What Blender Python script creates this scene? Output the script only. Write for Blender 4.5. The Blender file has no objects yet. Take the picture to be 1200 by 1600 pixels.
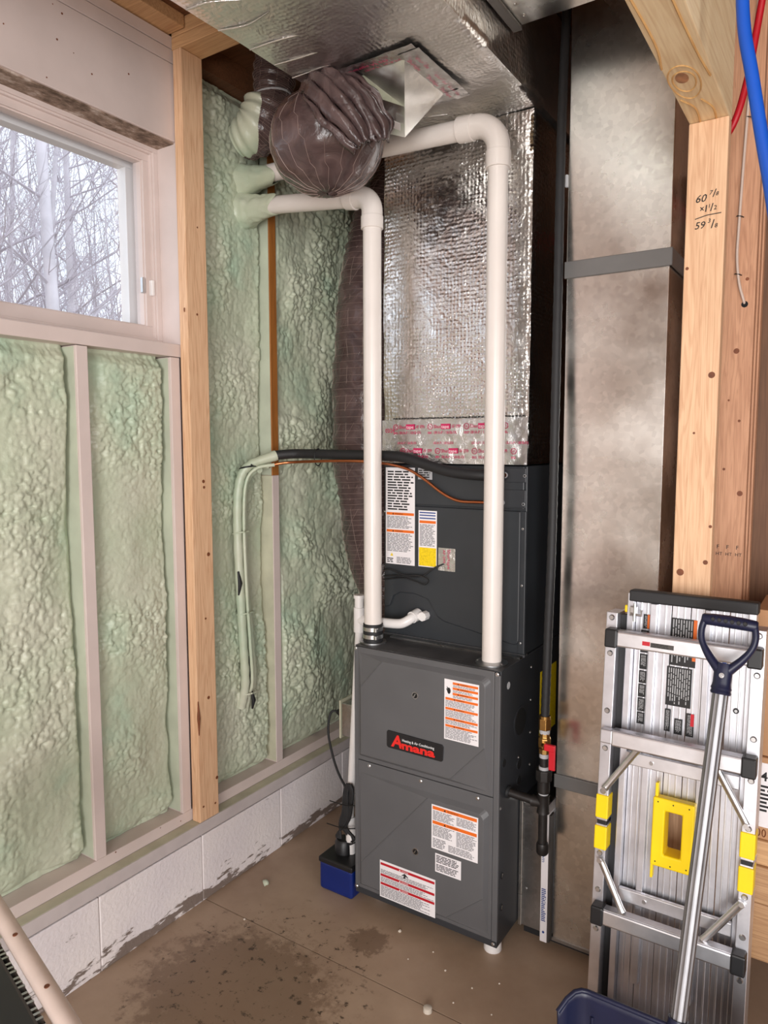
import bpy, bmesh, math, random
import numpy as np
from mathutils import Vector, Matrix, Euler

random.seed(7)
sc = bpy.context.scene
COL = sc.collection

# ------------------------------------------------------------------ camera
CAM_POS = Vector((1.84, 0.0, 1.59))
YAW, PITCH, ROLL, FPX = math.radians(33.2), math.radians(5.27), math.radians(-0.05), 1126.0
fwd = Vector((-math.sin(YAW) * math.cos(PITCH), math.cos(YAW) * math.cos(PITCH), -math.sin(PITCH)))
rgt = Vector((math.cos(YAW), math.sin(YAW), 0))
upv = rgt.cross(fwd)
r2 = rgt * math.cos(ROLL) + upv * math.sin(ROLL)
u2 = -rgt * math.sin(ROLL) + upv * math.cos(ROLL)
cd = bpy.data.cameras.new('camera')
cam = bpy.data.objects.new('camera', cd)
COL.objects.link(cam)
m = Matrix((r2, u2, -fwd)).transposed().to_4x4()
m.translation = CAM_POS
cam.matrix_world = m
cd.sensor_fit = 'VERTICAL'
cd.sensor_height = 36.0
cd.lens = FPX * 36.0 / 1600.0
cd.clip_start = 0.02
cd.clip_end = 200
sc.camera = cam

# ------------------------------------------------------------------ world, lights, exposure
w = bpy.data.worlds.new('world')
sc.world = w
w.use_nodes = True
bg = w.node_tree.nodes['Background']
bg.inputs['Color'].default_value = (0.86, 0.92, 1.0, 1)
bg.inputs['Strength'].default_value = 1.55
sc.view_settings.view_transform = 'Standard'
sc.view_settings.look = 'None'
sc.view_settings.exposure = 0.18
sc.view_settings.gamma = 1.0
sc.view_settings.use_curve_mapping = False


def area_light(name, loc, rot, sx, sy, power, color):
    ld = bpy.data.lights.new(name, 'AREA')
    ld.shape = 'RECTANGLE'
    ld.size, ld.size_y = sx, sy
    ld.energy = power
    ld.color = color
    o = bpy.data.objects.new(name, ld)
    COL.objects.link(o)
    o.location = loc
    o.rotation_euler = rot
    return o


# daylight entering by the wide door opening in the wall behind the camera
area_light('daylight_door_opening', (2.95, -3.0, 1.35), (math.radians(90), 0, 0), 2.3, 2.2, 165, (1.0, 0.98, 0.96))
# added fill light in the right-hand wall opening, to brighten the left wall
area_light('added_side_fill', (4.25, -1.0, 1.6), (0, math.radians(90), 0), 1.5, 2.4, 58, (1.0, 0.985, 0.965))
sc.cycles.max_bounces = 6
sc.cycles.diffuse_bounces = 3
sc.cycles.glossy_bounces = 3
sc.cycles.adaptive_threshold = 0.02
sc.cycles.sample_clamp_indirect = 6.0


# ------------------------------------------------------------------ materials
def srgb(r, g, b):
    f = lambda c: (c / 255 / 12.92) if c / 255 <= 0.04045 else ((c / 255 + 0.055) / 1.055) ** 2.4
    return (f(r), f(g), f(b), 1)


MATS = {}


def new_mat(name):
    mt = bpy.data.materials.new(name)
    mt.use_nodes = True
    nt = mt.node_tree
    p = nt.nodes['Principled BSDF']
    MATS[name] = mt
    return mt, nt, p


def N(nt, t, **kw):
    n = nt.nodes.new(t)
    for k, v in kw.items():
        if k in n.inputs:
            n.inputs[k].default_value = v
        else:
            setattr(n, k, v)
    return n


def coords(nt, scale=(1, 1, 1), rot=(0, 0, 0)):
    tc = N(nt, 'ShaderNodeTexCoord')
    mp = N(nt, 'ShaderNodeMapping')
    mp.inputs['Scale'].default_value = scale
    mp.inputs['Rotation'].default_value = rot
    nt.links.new(tc.outputs['Object'], mp.inputs['Vector'])
    return mp.outputs['Vector']


def ramp(nt, fac, stops):
    r = N(nt, 'ShaderNodeValToRGB')
    e = r.color_ramp.elements
    e[0].position, e[0].color = stops[0]
    e[1].position, e[1].color = stops[-1]
    for pos, c in stops[1:-1]:
        x = e.new(pos)
        x.color = c
    nt.links.new(fac, r.inputs['Fac'])
    return r.outputs['Color']


def mixc(nt, fac, a, b, mode='MIX'):
    n = N(nt, 'ShaderNodeMix', data_type='RGBA', blend_type=mode)
    L = nt.links.new
    if isinstance(fac, (int, float)):
        n.inputs[0].default_value = fac
    else:
        L(fac, n.inputs[0])
    for i, v in ((6, a), (7, b)):
        if isinstance(v, tuple):
            n.inputs[i].default_value = v
        else:
            L(v, n.inputs[i])
    return n.outputs[2]


def math_n(nt, op, a, b=None):
    n = N(nt, 'ShaderNodeMath', operation=op)
    for i, v in enumerate((a, b)):
        if v is None:
            continue
        if isinstance(v, (int, float)):
            n.inputs[i].default_value = v
        else:
            nt.links.new(v, n.inputs[i])
    return n.outputs[0]


def bump(nt, p, height, strength, dist, normal=None):
    b = N(nt, 'ShaderNodeBump')
    b.inputs['Strength'].default_value = strength
    b.inputs['Distance'].default_value = dist
    nt.links.new(height, b.inputs['Height'])
    if normal is not None:
        nt.links.new(normal, b.inputs['Normal'])
    nt.links.new(b.outputs['Normal'], p.inputs['Normal'])
    return b.outputs['Normal']


def plain(name, c, rough=0.5, metal=0.0, var=0.12, vscale=9.0, bs=0.0, bscale=60.0, bdist=0.001, coat=0.0):
    """paint, plastic or metal with a slight mottling and optional fine relief"""
    mt, nt, p = new_mat(name)
    v = coords(nt)
    nz = N(nt, 'ShaderNodeTexNoise')
    nz.inputs['Scale'].default_value = vscale
    nz.inputs['Detail'].default_value = 5
    nt.links.new(v, nz.inputs['Vector'])
    lo = tuple(x * (1 - var) for x in c[:3]) + (1,)
    hi = tuple(min(1, x * (1 + var)) for x in c[:3]) + (1,)
    nt.links.new(ramp(nt, nz.outputs['Fac'], [(0.3, lo), (0.7, hi)]), p.inputs['Base Color'])
    p.inputs['Roughness'].default_value = rough
    p.inputs['Metallic'].default_value = metal
    p.inputs['Coat Weight'].default_value = coat
    if bs:
        nb = N(nt, 'ShaderNodeTexNoise')
        nb.inputs['Scale'].default_value = bscale
        nb.inputs['Detail'].default_value = 4
        nt.links.new(v, nb.inputs['Vector'])
        bump(nt, p, nb.outputs['Fac'], bs, bdist)
    return mt


def wood(name, light, dark, axis, ring=1.0, rough=0.6):
    """sawn softwood, grain running along one axis"""
    mt, nt, p = new_mat(name)
    s = {'X': (1.2, 22, 22), 'Y': (22, 1.2, 22), 'Z': (22, 22, 1.2)}[axis]
    v = coords(nt, s)
    n1 = N(nt, 'ShaderNodeTexNoise')
    n1.inputs['Scale'].default_value = 1.6 * ring
    n1.inputs['Detail'].default_value = 3
    n1.inputs['Distortion'].default_value = 0.6
    nt.links.new(v, n1.inputs['Vector'])
    sn = math_n(nt, 'SINE', math_n(nt, 'MULTIPLY', n1.outputs['Fac'], 46))
    g = math_n(nt, 'MULTIPLY_ADD', sn, 0.5)
    nt.nodes[-1].inputs[2].default_value = 0.5
    n2 = N(nt, 'ShaderNodeTexNoise')
    n2.inputs['Scale'].default_value = 9
    n2.inputs['Detail'].default_value = 6
    nt.links.new(v, n2.inputs['Vector'])
    mid = tuple((a * 2 + b) / 3 for a, b in zip(light, dark))
    c1 = ramp(nt, g, [(0.0, mid), (0.55, light), (1.0, light)])
    c2 = ramp(nt, n2.outputs['Fac'], [(0.35, dark), (0.6, (1, 1, 1, 1))])
    nt.links.new(mixc(nt, 0.22, c1, c2, 'MULTIPLY'), p.inputs['Base Color'])
    p.inputs['Roughness'].default_value = rough
    bump(nt, p, n2.outputs['Fac'], 0.25, 0.001)
    return mt


def foil(name, c, rough, bub=95.0, bs=0.35, wr=0.5):
    """crinkled metal foil over bubble insulation"""
    mt, nt, p = new_mat(name)
    v = coords(nt)
    vo = N(nt, 'ShaderNodeTexVoronoi', feature='SMOOTH_F1')
    vo.inputs['Scale'].default_value = bub
    vo.inputs['Randomness'].default_value = 0.35
    nt.links.new(v, vo.inputs['Vector'])
    nz = N(nt, 'ShaderNodeTexNoise', noise_type='RIDGED_MULTIFRACTAL') if False else N(nt, 'ShaderNodeTexNoise')
    nz.inputs['Scale'].default_value = 24
    nz.inputs['Detail'].default_value = 6
    nz.inputs['Roughness'].default_value = 0.62
    nz.inputs['Distortion'].default_value = 1.2
    nt.links.new(v, nz.inputs['Vector'])
    h = math_n(nt, 'SUBTRACT', math_n(nt, 'MULTIPLY', nz.outputs['Fac'], 3.0 * wr), math_n(nt, 'MULTIPLY', vo.outputs['Distance'], bs * 2))
    bump(nt, p, h, 0.8, 0.004)
    n3 = N(nt, 'ShaderNodeTexNoise')
    n3.inputs['Scale'].default_value = 5
    nt.links.new(v, n3.inputs['Vector'])
    lo = tuple(x * 0.8 for x in c[:3]) + (1,)
    nt.links.new(ramp(nt, n3.outputs['Fac'], [(0.3, lo), (0.7, c)]), p.inputs['Base Color'])
    p.inputs['Metallic'].default_value = 1.0
    p.inputs['Roughness'].default_value = rough
    return mt


def galv(name, c, rough, spangle=70):
    mt, nt, p = new_mat(name)
    v = coords(nt)
    vo = N(nt, 'ShaderNodeTexVoronoi')
    vo.inputs['Scale'].default_value = spangle
    nt.links.new(v, vo.inputs['Vector'])
    nz = N(nt, 'ShaderNodeTexNoise')
    nz.inputs['Scale'].default_value = 3.5
    nz.inputs['Detail'].default_value = 7
    nt.links.new(v, nz.inputs['Vector'])
    bw = N(nt, 'ShaderNodeRGBToBW')
    nt.links.new(vo.outputs['Color'], bw.inputs['Color'])
    f = math_n(nt, 'ADD', math_n(nt, 'MULTIPLY', bw.outputs[0], 0.25), math_n(nt, 'MULTIPLY', nz.outputs['Fac'], 0.75))
    lo = tuple(x * 0.72 for x in c[:3]) + (1,)
    nt.links.new(ramp(nt, f, [(0.3, lo), (0.7, c)]), p.inputs['Base Color'])
    rr = ramp(nt, nz.outputs['Fac'], [(0.3, (rough * 0.6,) * 3 + (1,)), (0.7, (rough * 1.5,) * 3 + (1,))])
    nt.links.new(rr, p.inputs['Roughness'])
    p.inputs['Metallic'].default_value = 1.0
    bump(nt, p, nz.outputs['Fac'], 0.04, 0.004)
    return mt


def foam_mat():
    mt, nt, p = new_mat('spray_foam')
    v = coords(nt)
    nz = N(nt, 'ShaderNodeTexNoise')
    nz.inputs['Scale'].default_value = 4.0
    nz.inputs['Detail'].default_value = 4
    nt.links.new(v, nz.inputs['Vector'])
    c = ramp(nt, nz.outputs['Fac'], [(0.28, srgb(172, 194, 170)), (0.45, srgb(188, 196, 172)), (0.7, srgb(200, 202, 182))])
    n2 = N(nt, 'ShaderNodeTexNoise')
    n2.inputs['Scale'].default_value = 130
    n2.inputs['Detail'].default_value = 3
    nt.links.new(v, n2.inputs['Vector'])
    nt.links.new(c, p.inputs['Base Color'])
    p.inputs['Roughness'].default_value = 0.34
    p.inputs['Subsurface Weight'].default_value = 0.0
    bump(nt, p, n2.outputs['Fac'], 0.35, 0.0025)
    return mt


def painted_block():
    """white masonry paint, worn to bare grey along the floor"""
    mt, nt, p = new_mat('painted_block')
    v = coords(nt)
    sep = N(nt, 'ShaderNodeSeparateXYZ')
    nt.links.new(v, sep.inputs[0])
    nz = N(nt, 'ShaderNodeTexNoise')
    nz.inputs['Scale'].default_value = 16
    nz.inputs['Detail'].default_value = 8
    nz.inputs['Roughness'].default_value = 0.65
    mp = N(nt, 'ShaderNodeMapping')
    mp.inputs['Scale'].default_value = (1, 0.45, 1.6)
    nt.links.new(v, mp.inputs['Vector'])
    nt.links.new(mp.outputs[0], nz.inputs['Vector'])
    band = N(nt, 'ShaderNodeMapRange')
    band.inputs['From Min'].default_value = 0.015
    band.inputs['From Max'].default_value = 0.12
    band.inputs['To Min'].default_value = 0.135
    band.inputs['To Max'].default_value = -0.06
    nt.links.new(sep.outputs['Z'], band.inputs['Value'])
    s = math_n(nt, 'ADD', nz.outputs['Fac'], band.outputs[0])
    wear = ramp(nt, s, [(0.60, (0, 0, 0, 1)), (0.635, (1, 1, 1, 1))])
    n2 = N(nt, 'ShaderNodeTexNoise')
    n2.inputs['Scale'].default_value = 5
    nt.links.new(v, n2.inputs['Vector'])
    white = ramp(nt, n2.outputs['Fac'], [(0.3, srgb(228, 220, 222)), (0.7, srgb(240, 232, 230))])
    nt.links.new(mixc(nt, wear, white, srgb(128, 114, 106)), p.inputs['Base Color'])
    p.inputs['Roughness'].default_value = 0.55
    n3 = N(nt, 'ShaderNodeTexNoise')
    n3.inputs['Scale'].default_value = 75
    n3.inputs['Detail'].default_value = 5
    nt.links.new(v, n3.inputs['Vector'])
    h = math_n(nt, 'SUBTRACT', n3.outputs['Fac'], math_n(nt, 'MULTIPLY', wear, 0.4))
    bump(nt, p, h, 0.6, 0.004)
    return mt


def concrete_floor():
    mt, nt, p = new_mat('concrete_floor')
    v = coords(nt)
    nz = N(nt, 'ShaderNodeTexNoise')
    nz.inputs['Scale'].default_value = 3.0
    nz.inputs['Detail'].default_value = 9
    nz.inputs['Roughness'].default_value = 0.6
    nt.links.new(v, nz.inputs['Vector'])
    base = ramp(nt, nz.outputs['Fac'], [(0.3, srgb(156, 131, 110)), (0.7, srgb(182, 158, 135))])

    def blot(cx, cy, r, nscale, rag, thr=0.5, sx=1.0):
        mp = N(nt, 'ShaderNodeMapping')
        mp.inputs['Location'].default_value = (-cx / r * sx, -cy / r, 0)
        mp.inputs['Scale'].default_value = (sx / r, 1 / r, 1 / r)
        nt.links.new(v, mp.inputs['Vector'])
        ln = N(nt, 'ShaderNodeVectorMath', operation='LENGTH')
        nt.links.new(mp.outputs[0], ln.inputs[0])
        n = N(nt, 'ShaderNodeTexNoise')
        n.inputs['Scale'].default_value = nscale
        n.inputs['Detail'].default_value = 8
        n.inputs['Roughness'].default_value = 0.7
        nt.links.new(v, n.inputs['Vector'])
        d = math_n(nt, 'ADD', ln.outputs['Value'], math_n(nt, 'MULTIPLY', math_n(nt, 'SUBTRACT', n.outputs['Fac'], 0.5), rag))
        return ramp(nt, d, [(0.72, (1, 1, 1, 1)), (0.95, (0, 0, 0, 1))])
    wet = blot(0.40, 1.40, 0.30, 22, 1.6, sx=0.85)
    c1 = mixc(nt, math_n(nt, 'MULTIPLY', wet, 0.62), base, srgb(108, 82, 62))
    n4 = N(nt, 'ShaderNodeTexNoise')
    n4.inputs['Scale'].default_value = 34
    n4.inputs['Detail'].default_value = 7
    n4.inputs['Roughness'].default_value = 0.7
    nt.links.new(v, n4.inputs['Vector'])
    speck = ramp(nt, n4.outputs['Fac'], [(0.57, (0, 0, 0, 1)), (0.63, (1, 1, 1, 1))])
    near = blot(0.42, 1.46, 0.42, 9, 0.8)
    c2 = mixc(nt, math_n(nt, 'MULTIPLY', math_n(nt, 'MULTIPLY', speck, near), 0.9), c1, srgb(58, 42, 28))
    drip = blot(0.60, 1.80, 0.075, 40, 1.8)
    c3 = mixc(nt, math_n(nt, 'MULTIPLY', drip, 0.6), c2, srgb(98, 74, 54))
    nt.links.new(c3, p.inputs['Base Color'])
    rr = math_n(nt, 'SUBTRACT', 0.5, math_n(nt, 'MULTIPLY', wet, 0.12))
    nt.links.new(rr, p.inputs['Roughness'])
    n5 = N(nt, 'ShaderNodeTexNoise')
    n5.inputs['Scale'].default_value = 45
    n5.inputs['Detail'].default_value = 6
    nt.links.new(v, n5.inputs['Vector'])
    bump(nt, p, n5.outputs['Fac'], 0.2, 0.002)
    return mt


def mould_board():
    """white paint spotted with brown mould"""
    mt, nt, p = new_mat('mouldy_paint')
    v = coords(nt, (1, 0.5, 1))
    nz = N(nt, 'ShaderNodeTexNoise')
    nz.inputs['Scale'].default_value = 26
    nz.inputs['Detail'].default_value = 8
    nz.inputs['Roughness'].default_value = 0.7
    nt.links.new(v, nz.inputs['Vector'])
    c = ramp(nt, nz.outputs['Fac'], [(0.38, srgb(92, 74, 60)), (0.52, srgb(150, 128, 112)), (0.66, srgb(206, 192, 182))])
    nt.links.new(c, p.inputs['Base Color'])
    p.inputs['Roughness'].default_value = 0.8
    return mt


def glass_mat():
    mt, nt, p = new_mat('window_glass')
    nt.nodes.remove(p)
    out = nt.nodes['Material Output']
    tr = N(nt, 'ShaderNodeBsdfTransparent')
    tr.inputs['Color'].default_value = (0.97, 0.985, 1, 1)
    gl = N(nt, 'ShaderNodeBsdfGlossy')
    gl.inputs['Roughness'].default_value = 0.02
    mx = N(nt, 'ShaderNodeMixShader')
    mx.inputs[0].default_value = 0.05
    nt.links.new(tr.outputs[0], mx.inputs[1])
    nt.links.new(gl.outputs[0], mx.inputs[2])
    nt.links.new(mx.outputs[0], out.inputs['Surface'])
    return mt


foam_mat(); painted_block(); concrete_floor(); mould_board(); glass_mat()
plain('white_paint', srgb(214, 198, 192), 0.5, var=0.06, vscale=6, bs=0.25, bscale=50)
plain('white_paint_stained', srgb(196, 194, 170), 0.6, var=0.12, vscale=14, bs=0.3, bscale=50)
plain('grey_white_paint', srgb(198, 188, 186), 0.55, var=0.08, vscale=12, bs=0.25, bscale=50)
plain('misted_wood', srgb(190, 196, 176), 0.6, var=0.1, vscale=10, bs=0.3)
wood('stud_wood_z', srgb(230, 190, 152), srgb(190, 136, 98), 'Z')
wood('stud_wood_red_z', srgb(206, 156, 122), srgb(158, 108, 76), 'Z', 1.3)
wood('stud_wood_x', srgb(214, 172, 126), srgb(170, 118, 78), 'X')
wood('stud_wood_y', srgb(240, 218, 178), srgb(206, 168, 120), 'Y', 0.45)
wood('brown_wood_z', srgb(168, 106, 46), srgb(120, 70, 28), 'Z')
wood('dark_wood', srgb(120, 78, 50), srgb(80, 50, 30), 'X')
wood('plywood', srgb(122, 84, 58), srgb(84, 54, 34), 'Z', 0.4)
wood('lumber', srgb(196, 156, 116), srgb(150, 106, 70), 'X')
wood('growth_ring', srgb(216, 172, 112), srgb(184, 134, 80), 'Y')
plain('drywall', srgb(206, 200, 190), 0.7, var=0.05)
plain('beam_knot', srgb(168, 118, 82), 0.6, var=0.3, vscale=60)
plain('knot', srgb(120, 66, 36), 0.6, var=0.3, vscale=60)
plain('furnace_grey', srgb(92, 92, 94), 0.42, var=0.05, bs=0.08, bscale=300)
plain('furnace_dark', srgb(50, 52, 56), 0.4, var=0.08, bs=0.08, bscale=300)
plain('coil_black', srgb(48, 51, 55), 0.42, var=0.08, bs=0.06, bscale=300)
plain('furnace_top', srgb(66, 66, 68), 0.5, var=0.3, vscale=14)
plain('black_hole', srgb(8, 8, 9), 0.8, var=0.1)
plain('black_plastic', srgb(26, 26, 28), 0.42, var=0.15)
plain('black_rubber', srgb(30, 30, 32), 0.6, var=0.15, bs=0.1, bscale=200)
plain('black_iron', srgb(40, 37, 36), 0.45, 0.3, var=0.25, vscale=40, bs=0.3, bscale=120)
plain('pvc', srgb(228, 220, 214), 0.3, var=0.03, coat=0.1)
plain('pvc_white', srgb(236, 232, 230), 0.3, var=0.03)
plain('steel', (0.62, 0.62, 0.62, 1), 0.3, 1.0, var=0.15)
plain('brass', srgb(176, 138, 82), 0.35, 1.0, var=0.2, vscale=40)
plain('copper', srgb(200, 122, 82), 0.3, 1.0, var=0.15)
plain('red_plastic', srgb(206, 28, 44), 0.4, var=0.05)
plain('blue_pipe_plastic', srgb(16, 80, 182), 0.35, var=0.06)
plain('red_pipe_plastic', srgb(178, 20, 34), 0.35, var=0.06)
plain('cable_white', srgb(206, 186, 172), 0.45, var=0.06)
plain('navy_plastic', srgb(24, 29, 56), 0.4, var=0.12, vscale=20)
plain('pump_blue', srgb(14, 36, 104), 0.35, var=0.08)
plain('yellow_plastic', srgb(246, 212, 10), 0.4, var=0.06)
plain('aluminium', (0.66, 0.66, 0.70, 1), 0.42, 1.0, var=0.14, vscale=14, bs=0.15, bscale=90)
plain('shaft_metal', (0.32, 0.32, 0.335, 1), 0.5, 1.0, var=0.1, vscale=20)
plain('aluminium_bright', (0.78, 0.78, 0.81, 1), 0.38, 1.0, var=0.1, vscale=20)
plain('label_white', srgb(238, 234, 236), 0.45, var=0.02)
plain('label_orange', srgb(232, 110, 30), 0.45, var=0.02)
plain('label_red', srgb(186, 26, 40), 0.45, var=0.02)
plain('label_yellow', srgb(240, 206, 20), 0.45, var=0.15, vscale=160)
plain('label_blue', srgb(40, 70, 140), 0.45, var=0.02)
plain('label_black', srgb(22, 22, 24), 0.4, var=0.1)
plain('print_grey', srgb(120, 118, 122), 0.6, var=0.05)
plain('print_black', srgb(24, 24, 26), 0.6, var=0.05)
plain('print_light', srgb(178, 178, 180), 0.6, var=0.05)
plain('print_white', srgb(236, 236, 236), 0.6, var=0.02)
plain('ink_magenta', srgb(196, 30, 90), 0.5, var=0.05)
plain('logo_red', srgb(228, 40, 34), 0.4, var=0.03)
plain('cardboard', srgb(182, 138, 100), 0.75, var=0.08)
plain('shade_grey', srgb(84, 80, 78), 0.5, 0.6, var=0.1)
plain('bark', srgb(226, 218, 222), 0.8, var=0.16, vscale=3)
plain('twig', srgb(204, 194, 200), 0.8, var=0.15, vscale=2)
plain('leaf_litter', srgb(120, 104, 86), 0.9, var=0.3)
plain('white_enamel', srgb(226, 208, 198), 0.4, var=0.06, vscale=20)
plain('dust_white', srgb(214, 204, 190), 0.7, var=0.05)
plain('clear_cap', srgb(200, 190, 176), 0.25, var=0.05)
foil('foil_bubble', (0.80, 0.78, 0.76, 1), 0.16, 80, 0.45, 0.32)
foil('foil_trunk', (0.84, 0.82, 0.80, 1), 0.28, 80, 0.3, 0.3)
foil('foil_tape', (0.80, 0.79, 0.79, 1), 0.22, 60, 0.0, 0.5)
galv('galvanised', (0.88, 0.87, 0.83, 1), 0.24)
galv('galvanised_dull', (0.5, 0.5, 0.5, 1), 0.3)
plain('cleat_grey', (0.18, 0.175, 0.17, 1), 0.5, 0.5, var=0.1)


def flex_mat():
    """plum plastic sleeve with a woven scrim of pale threads"""
    mt, nt, p = new_mat('flex_sleeve')
    v = coords(nt)
    nz = N(nt, 'ShaderNodeTexNoise')
    nz.inputs['Scale'].default_value = 14
    nz.inputs['Detail'].default_value = 5
    nz.inputs['Distortion'].default_value = 1.0
    nt.links.new(v, nz.inputs['Vector'])
    c = ramp(nt, nz.outputs['Fac'], [(0.3, srgb(62, 48, 48)), (0.7, srgb(96, 78, 76))])
    nt.links.new(c, p.inputs['Base Color'])
    p.inputs['Roughness'].default_value = 0.22
    bump(nt, p, nz.outputs['Fac'], 0.7, 0.012)
    return mt


flex_mat()
plain('scrim_thread', srgb(150, 128, 120), 0.5, var=0.1)


# ------------------------------------------------------------------ mesh helpers
class MB:
    def __init__(s):
        s.v, s.f = [], []

    def add(s, vs, fs):
        b = len(s.v)
        s.v += [tuple(x) for x in vs]
        s.f += [tuple(i + b for i in f) for f in fs]
        return s

    def box(s, x0, y0, z0, x1, y1, z1):
        return s.add([(x0, y0, z0), (x1, y0, z0), (x1, y1, z0), (x0, y1, z0), (x0, y0, z1), (x1, y0, z1), (x1, y1, z1), (x0, y1, z1)],
                     [(0, 3, 2, 1), (4, 5, 6, 7), (0, 1, 5, 4), (1, 2, 6, 5), (2, 3, 7, 6), (3, 0, 4, 7)])

    def obox(s, c, ax, ay, az, hx, hy, hz):
        c, ax, ay, az = Vector(c), Vector(ax).normalized(), Vector(ay).normalized(), Vector(az).normalized()
        p = [c + ax * hx * i + ay * hy * j + az * hz * k for k in (-1, 1) for j in (-1, 1) for i in (-1, 1)]
        return s.add(p, [(0, 2, 3, 1), (4, 5, 7, 6), (0, 1, 5, 4), (1, 3, 7, 5), (3, 2, 6, 7), (2, 0, 4, 6)])

    def bar(s, p0, p1, w, h, up=(0, 0, 1)):
        p0, p1 = Vector(p0), Vector(p1)
        d = (p1 - p0)
        L = d.length
        d.normalize()
        side = d.cross(Vector(up)).normalized()
        u = side.cross(d)
        return s.obox((p0 + p1) / 2, d, side, u, L / 2, w / 2, h / 2)

    def tube(s, pts, rad, n=12, cap=True, ref=None, sq=(1, 1)):
        pts = [Vector(p) for p in pts]
        if isinstance(rad, (int, float)):
            rad = [rad] * len(pts)
        t0 = (pts[1] - pts[0]).normalized()
        ref = Vector(ref) if ref else (Vector((0, 0, 1)) if abs(t0.z) < 0.9 else Vector((1, 0, 0)))
        nrm = (ref - t0 * ref.dot(t0)).normalized()
        vs, fs = [], []
        for i, p in enumerate(pts):
            a = pts[max(0, i - 1)]
            b = pts[min(len(pts) - 1, i + 1)]
            t = (b - a)
            if t.length < 1e-9:
                t = t0.copy()
            t.normalize()
            nrm = (nrm - t * nrm.dot(t)).normalized()
            bn = t.cross(nrm)
            for k in range(n):
                an = 2 * math.pi * k / n
                vs.append(p + (nrm * math.cos(an) * sq[0] + bn * math.sin(an) * sq[1]) * rad[i])
        for i in range(len(pts) - 1):
            for k in range(n):
                fs.append((i * n + k, i * n + (k + 1) % n, (i + 1) * n + (k + 1) % n, (i + 1) * n + k))
        if cap:
            fs.append(tuple(reversed(range(n))))
            fs.append(tuple((len(pts) - 1) * n + k for k in range(n)))
        return s.add(vs, fs)

    def cyl(s, p0, p1, r, n=20, r1=None):
        return s.tube([p0, p1], [r, r if r1 is None else r1], n)

    def prism(s, poly, vec):
        n = len(poly)
        v = Vector(vec)
        vs = [Vector(p) for p in poly] + [Vector(p) + v for p in poly]
        fs = [tuple(reversed(range(n))), tuple(range(n, 2 * n))] + [(i, (i + 1) % n, (i + 1) % n + n, i + n) for i in range(n)]
        return s.add(vs, fs)

    def build(s, name, mat, parent=None, smooth=None, bevel=0.0, seg=2, kind=None):
        me = bpy.data.meshes.new(name)
        me.from_pydata(s.v, [], s.f)
        bm = bmesh.new()
        bm.from_mesh(me)
        bmesh.ops.recalc_face_normals(bm, faces=bm.faces)
        bm.to_mesh(me)
        bm.free()
        return link(name, me, mat, parent, smooth, bevel, seg, kind)


def link(name, me, mat, parent=None, smooth=None, bevel=0.0, seg=2, kind=None):
    if mat is not None and not me.materials:
        me.materials.append(MATS[mat])
    if smooth is not None:
        for p in me.polygons:
            p.use_smooth = True
        me.set_sharp_from_angle(angle=math.radians(smooth))
    o = bpy.data.objects.new(name, me)
    COL.objects.link(o)
    if bevel:
        b = o.modifiers.new('bevel', 'BEVEL')
        b.width = bevel
        b.segments = seg
        b.limit_method = 'ANGLE'
    if parent is not None:
        attach(o, parent)
    if kind:
        o['kind'] = kind
    return o


def attach(o, parent):
    o.parent = parent
    if parent.type == 'EMPTY':
        o.matrix_parent_inverse = Matrix.Translation(-parent.location)


def thing(name, label, cat, loc=(0, 0, 0), group=None):
    o = bpy.data.objects.new(name, None)
    o.empty_display_size = 0.1
    COL.objects.link(o)
    o.location = loc
    return tag(o, label, cat, group)


def tag(o, label, cat, group=None):
    o['label'] = label
    o['category'] = cat
    if group:
        o['group'] = group
    return o


def box(name, mat, parent, a, b, bevel=0.0, kind=None, seg=2):
    return MB().box(*a, *b).build(name, mat, parent, bevel=bevel, kind=kind, seg=seg)


def arc(c, a, b, r, n=8, t0=0, t1=math.pi / 2):
    c, a, b = Vector(c), Vector(a), Vector(b)
    return [c + a * r * math.cos(t0 + (t1 - t0) * i / n) + b * r * math.sin(t0 + (t1 - t0) * i / n) for i in range(n + 1)]


def smooth_path(pts, n=6):
    """Catmull-Rom through the points"""
    P = [Vector(p) for p in pts]
    P = [P[0] * 2 - P[1]] + P + [P[-1] * 2 - P[-2]]
    out = []
    for i in range(1, len(P) - 2):
        for k in range(n):
            t = k / n
            a, b, c, d = P[i - 1], P[i], P[i + 1], P[i + 2]
            out.append(0.5 * ((2 * b) + (c - a) * t + (2 * a - 5 * b + 4 * c - d) * t * t + (3 * b - a - 3 * c + d) * t ** 3))
    out.append(P[-2])
    return out


# lettering ---------------------------------------------------------------
_FONT = {}


def text_mesh(s, bold=0.0):
    key = (s, bold)
    if key in _FONT:
        return _FONT[key]
    cu = bpy.data.curves.new('lettering', 'FONT')
    cu.body = s
    cu.resolution_u = 2
    cu.offset = bold
    cu.size = 1.0
    o = bpy.data.objects.new('lettering', cu)
    COL.objects.link(o)
    dg = bpy.context.evaluated_depsgraph_get()
    me = bpy.data.meshes.new_from_object(o.evaluated_get(dg))
    bpy.data.objects.remove(o)
    bpy.data.curves.remove(cu)
    co = np.empty(len(me.vertices) * 3)
    me.vertices.foreach_get('co', co)
    co = co.reshape(-1, 3)
    fs = [tuple(p.vertices) for p in me.polygons]
    bpy.data.meshes.remove(me)
    _FONT[key] = (co, fs)
    return co, fs


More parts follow.
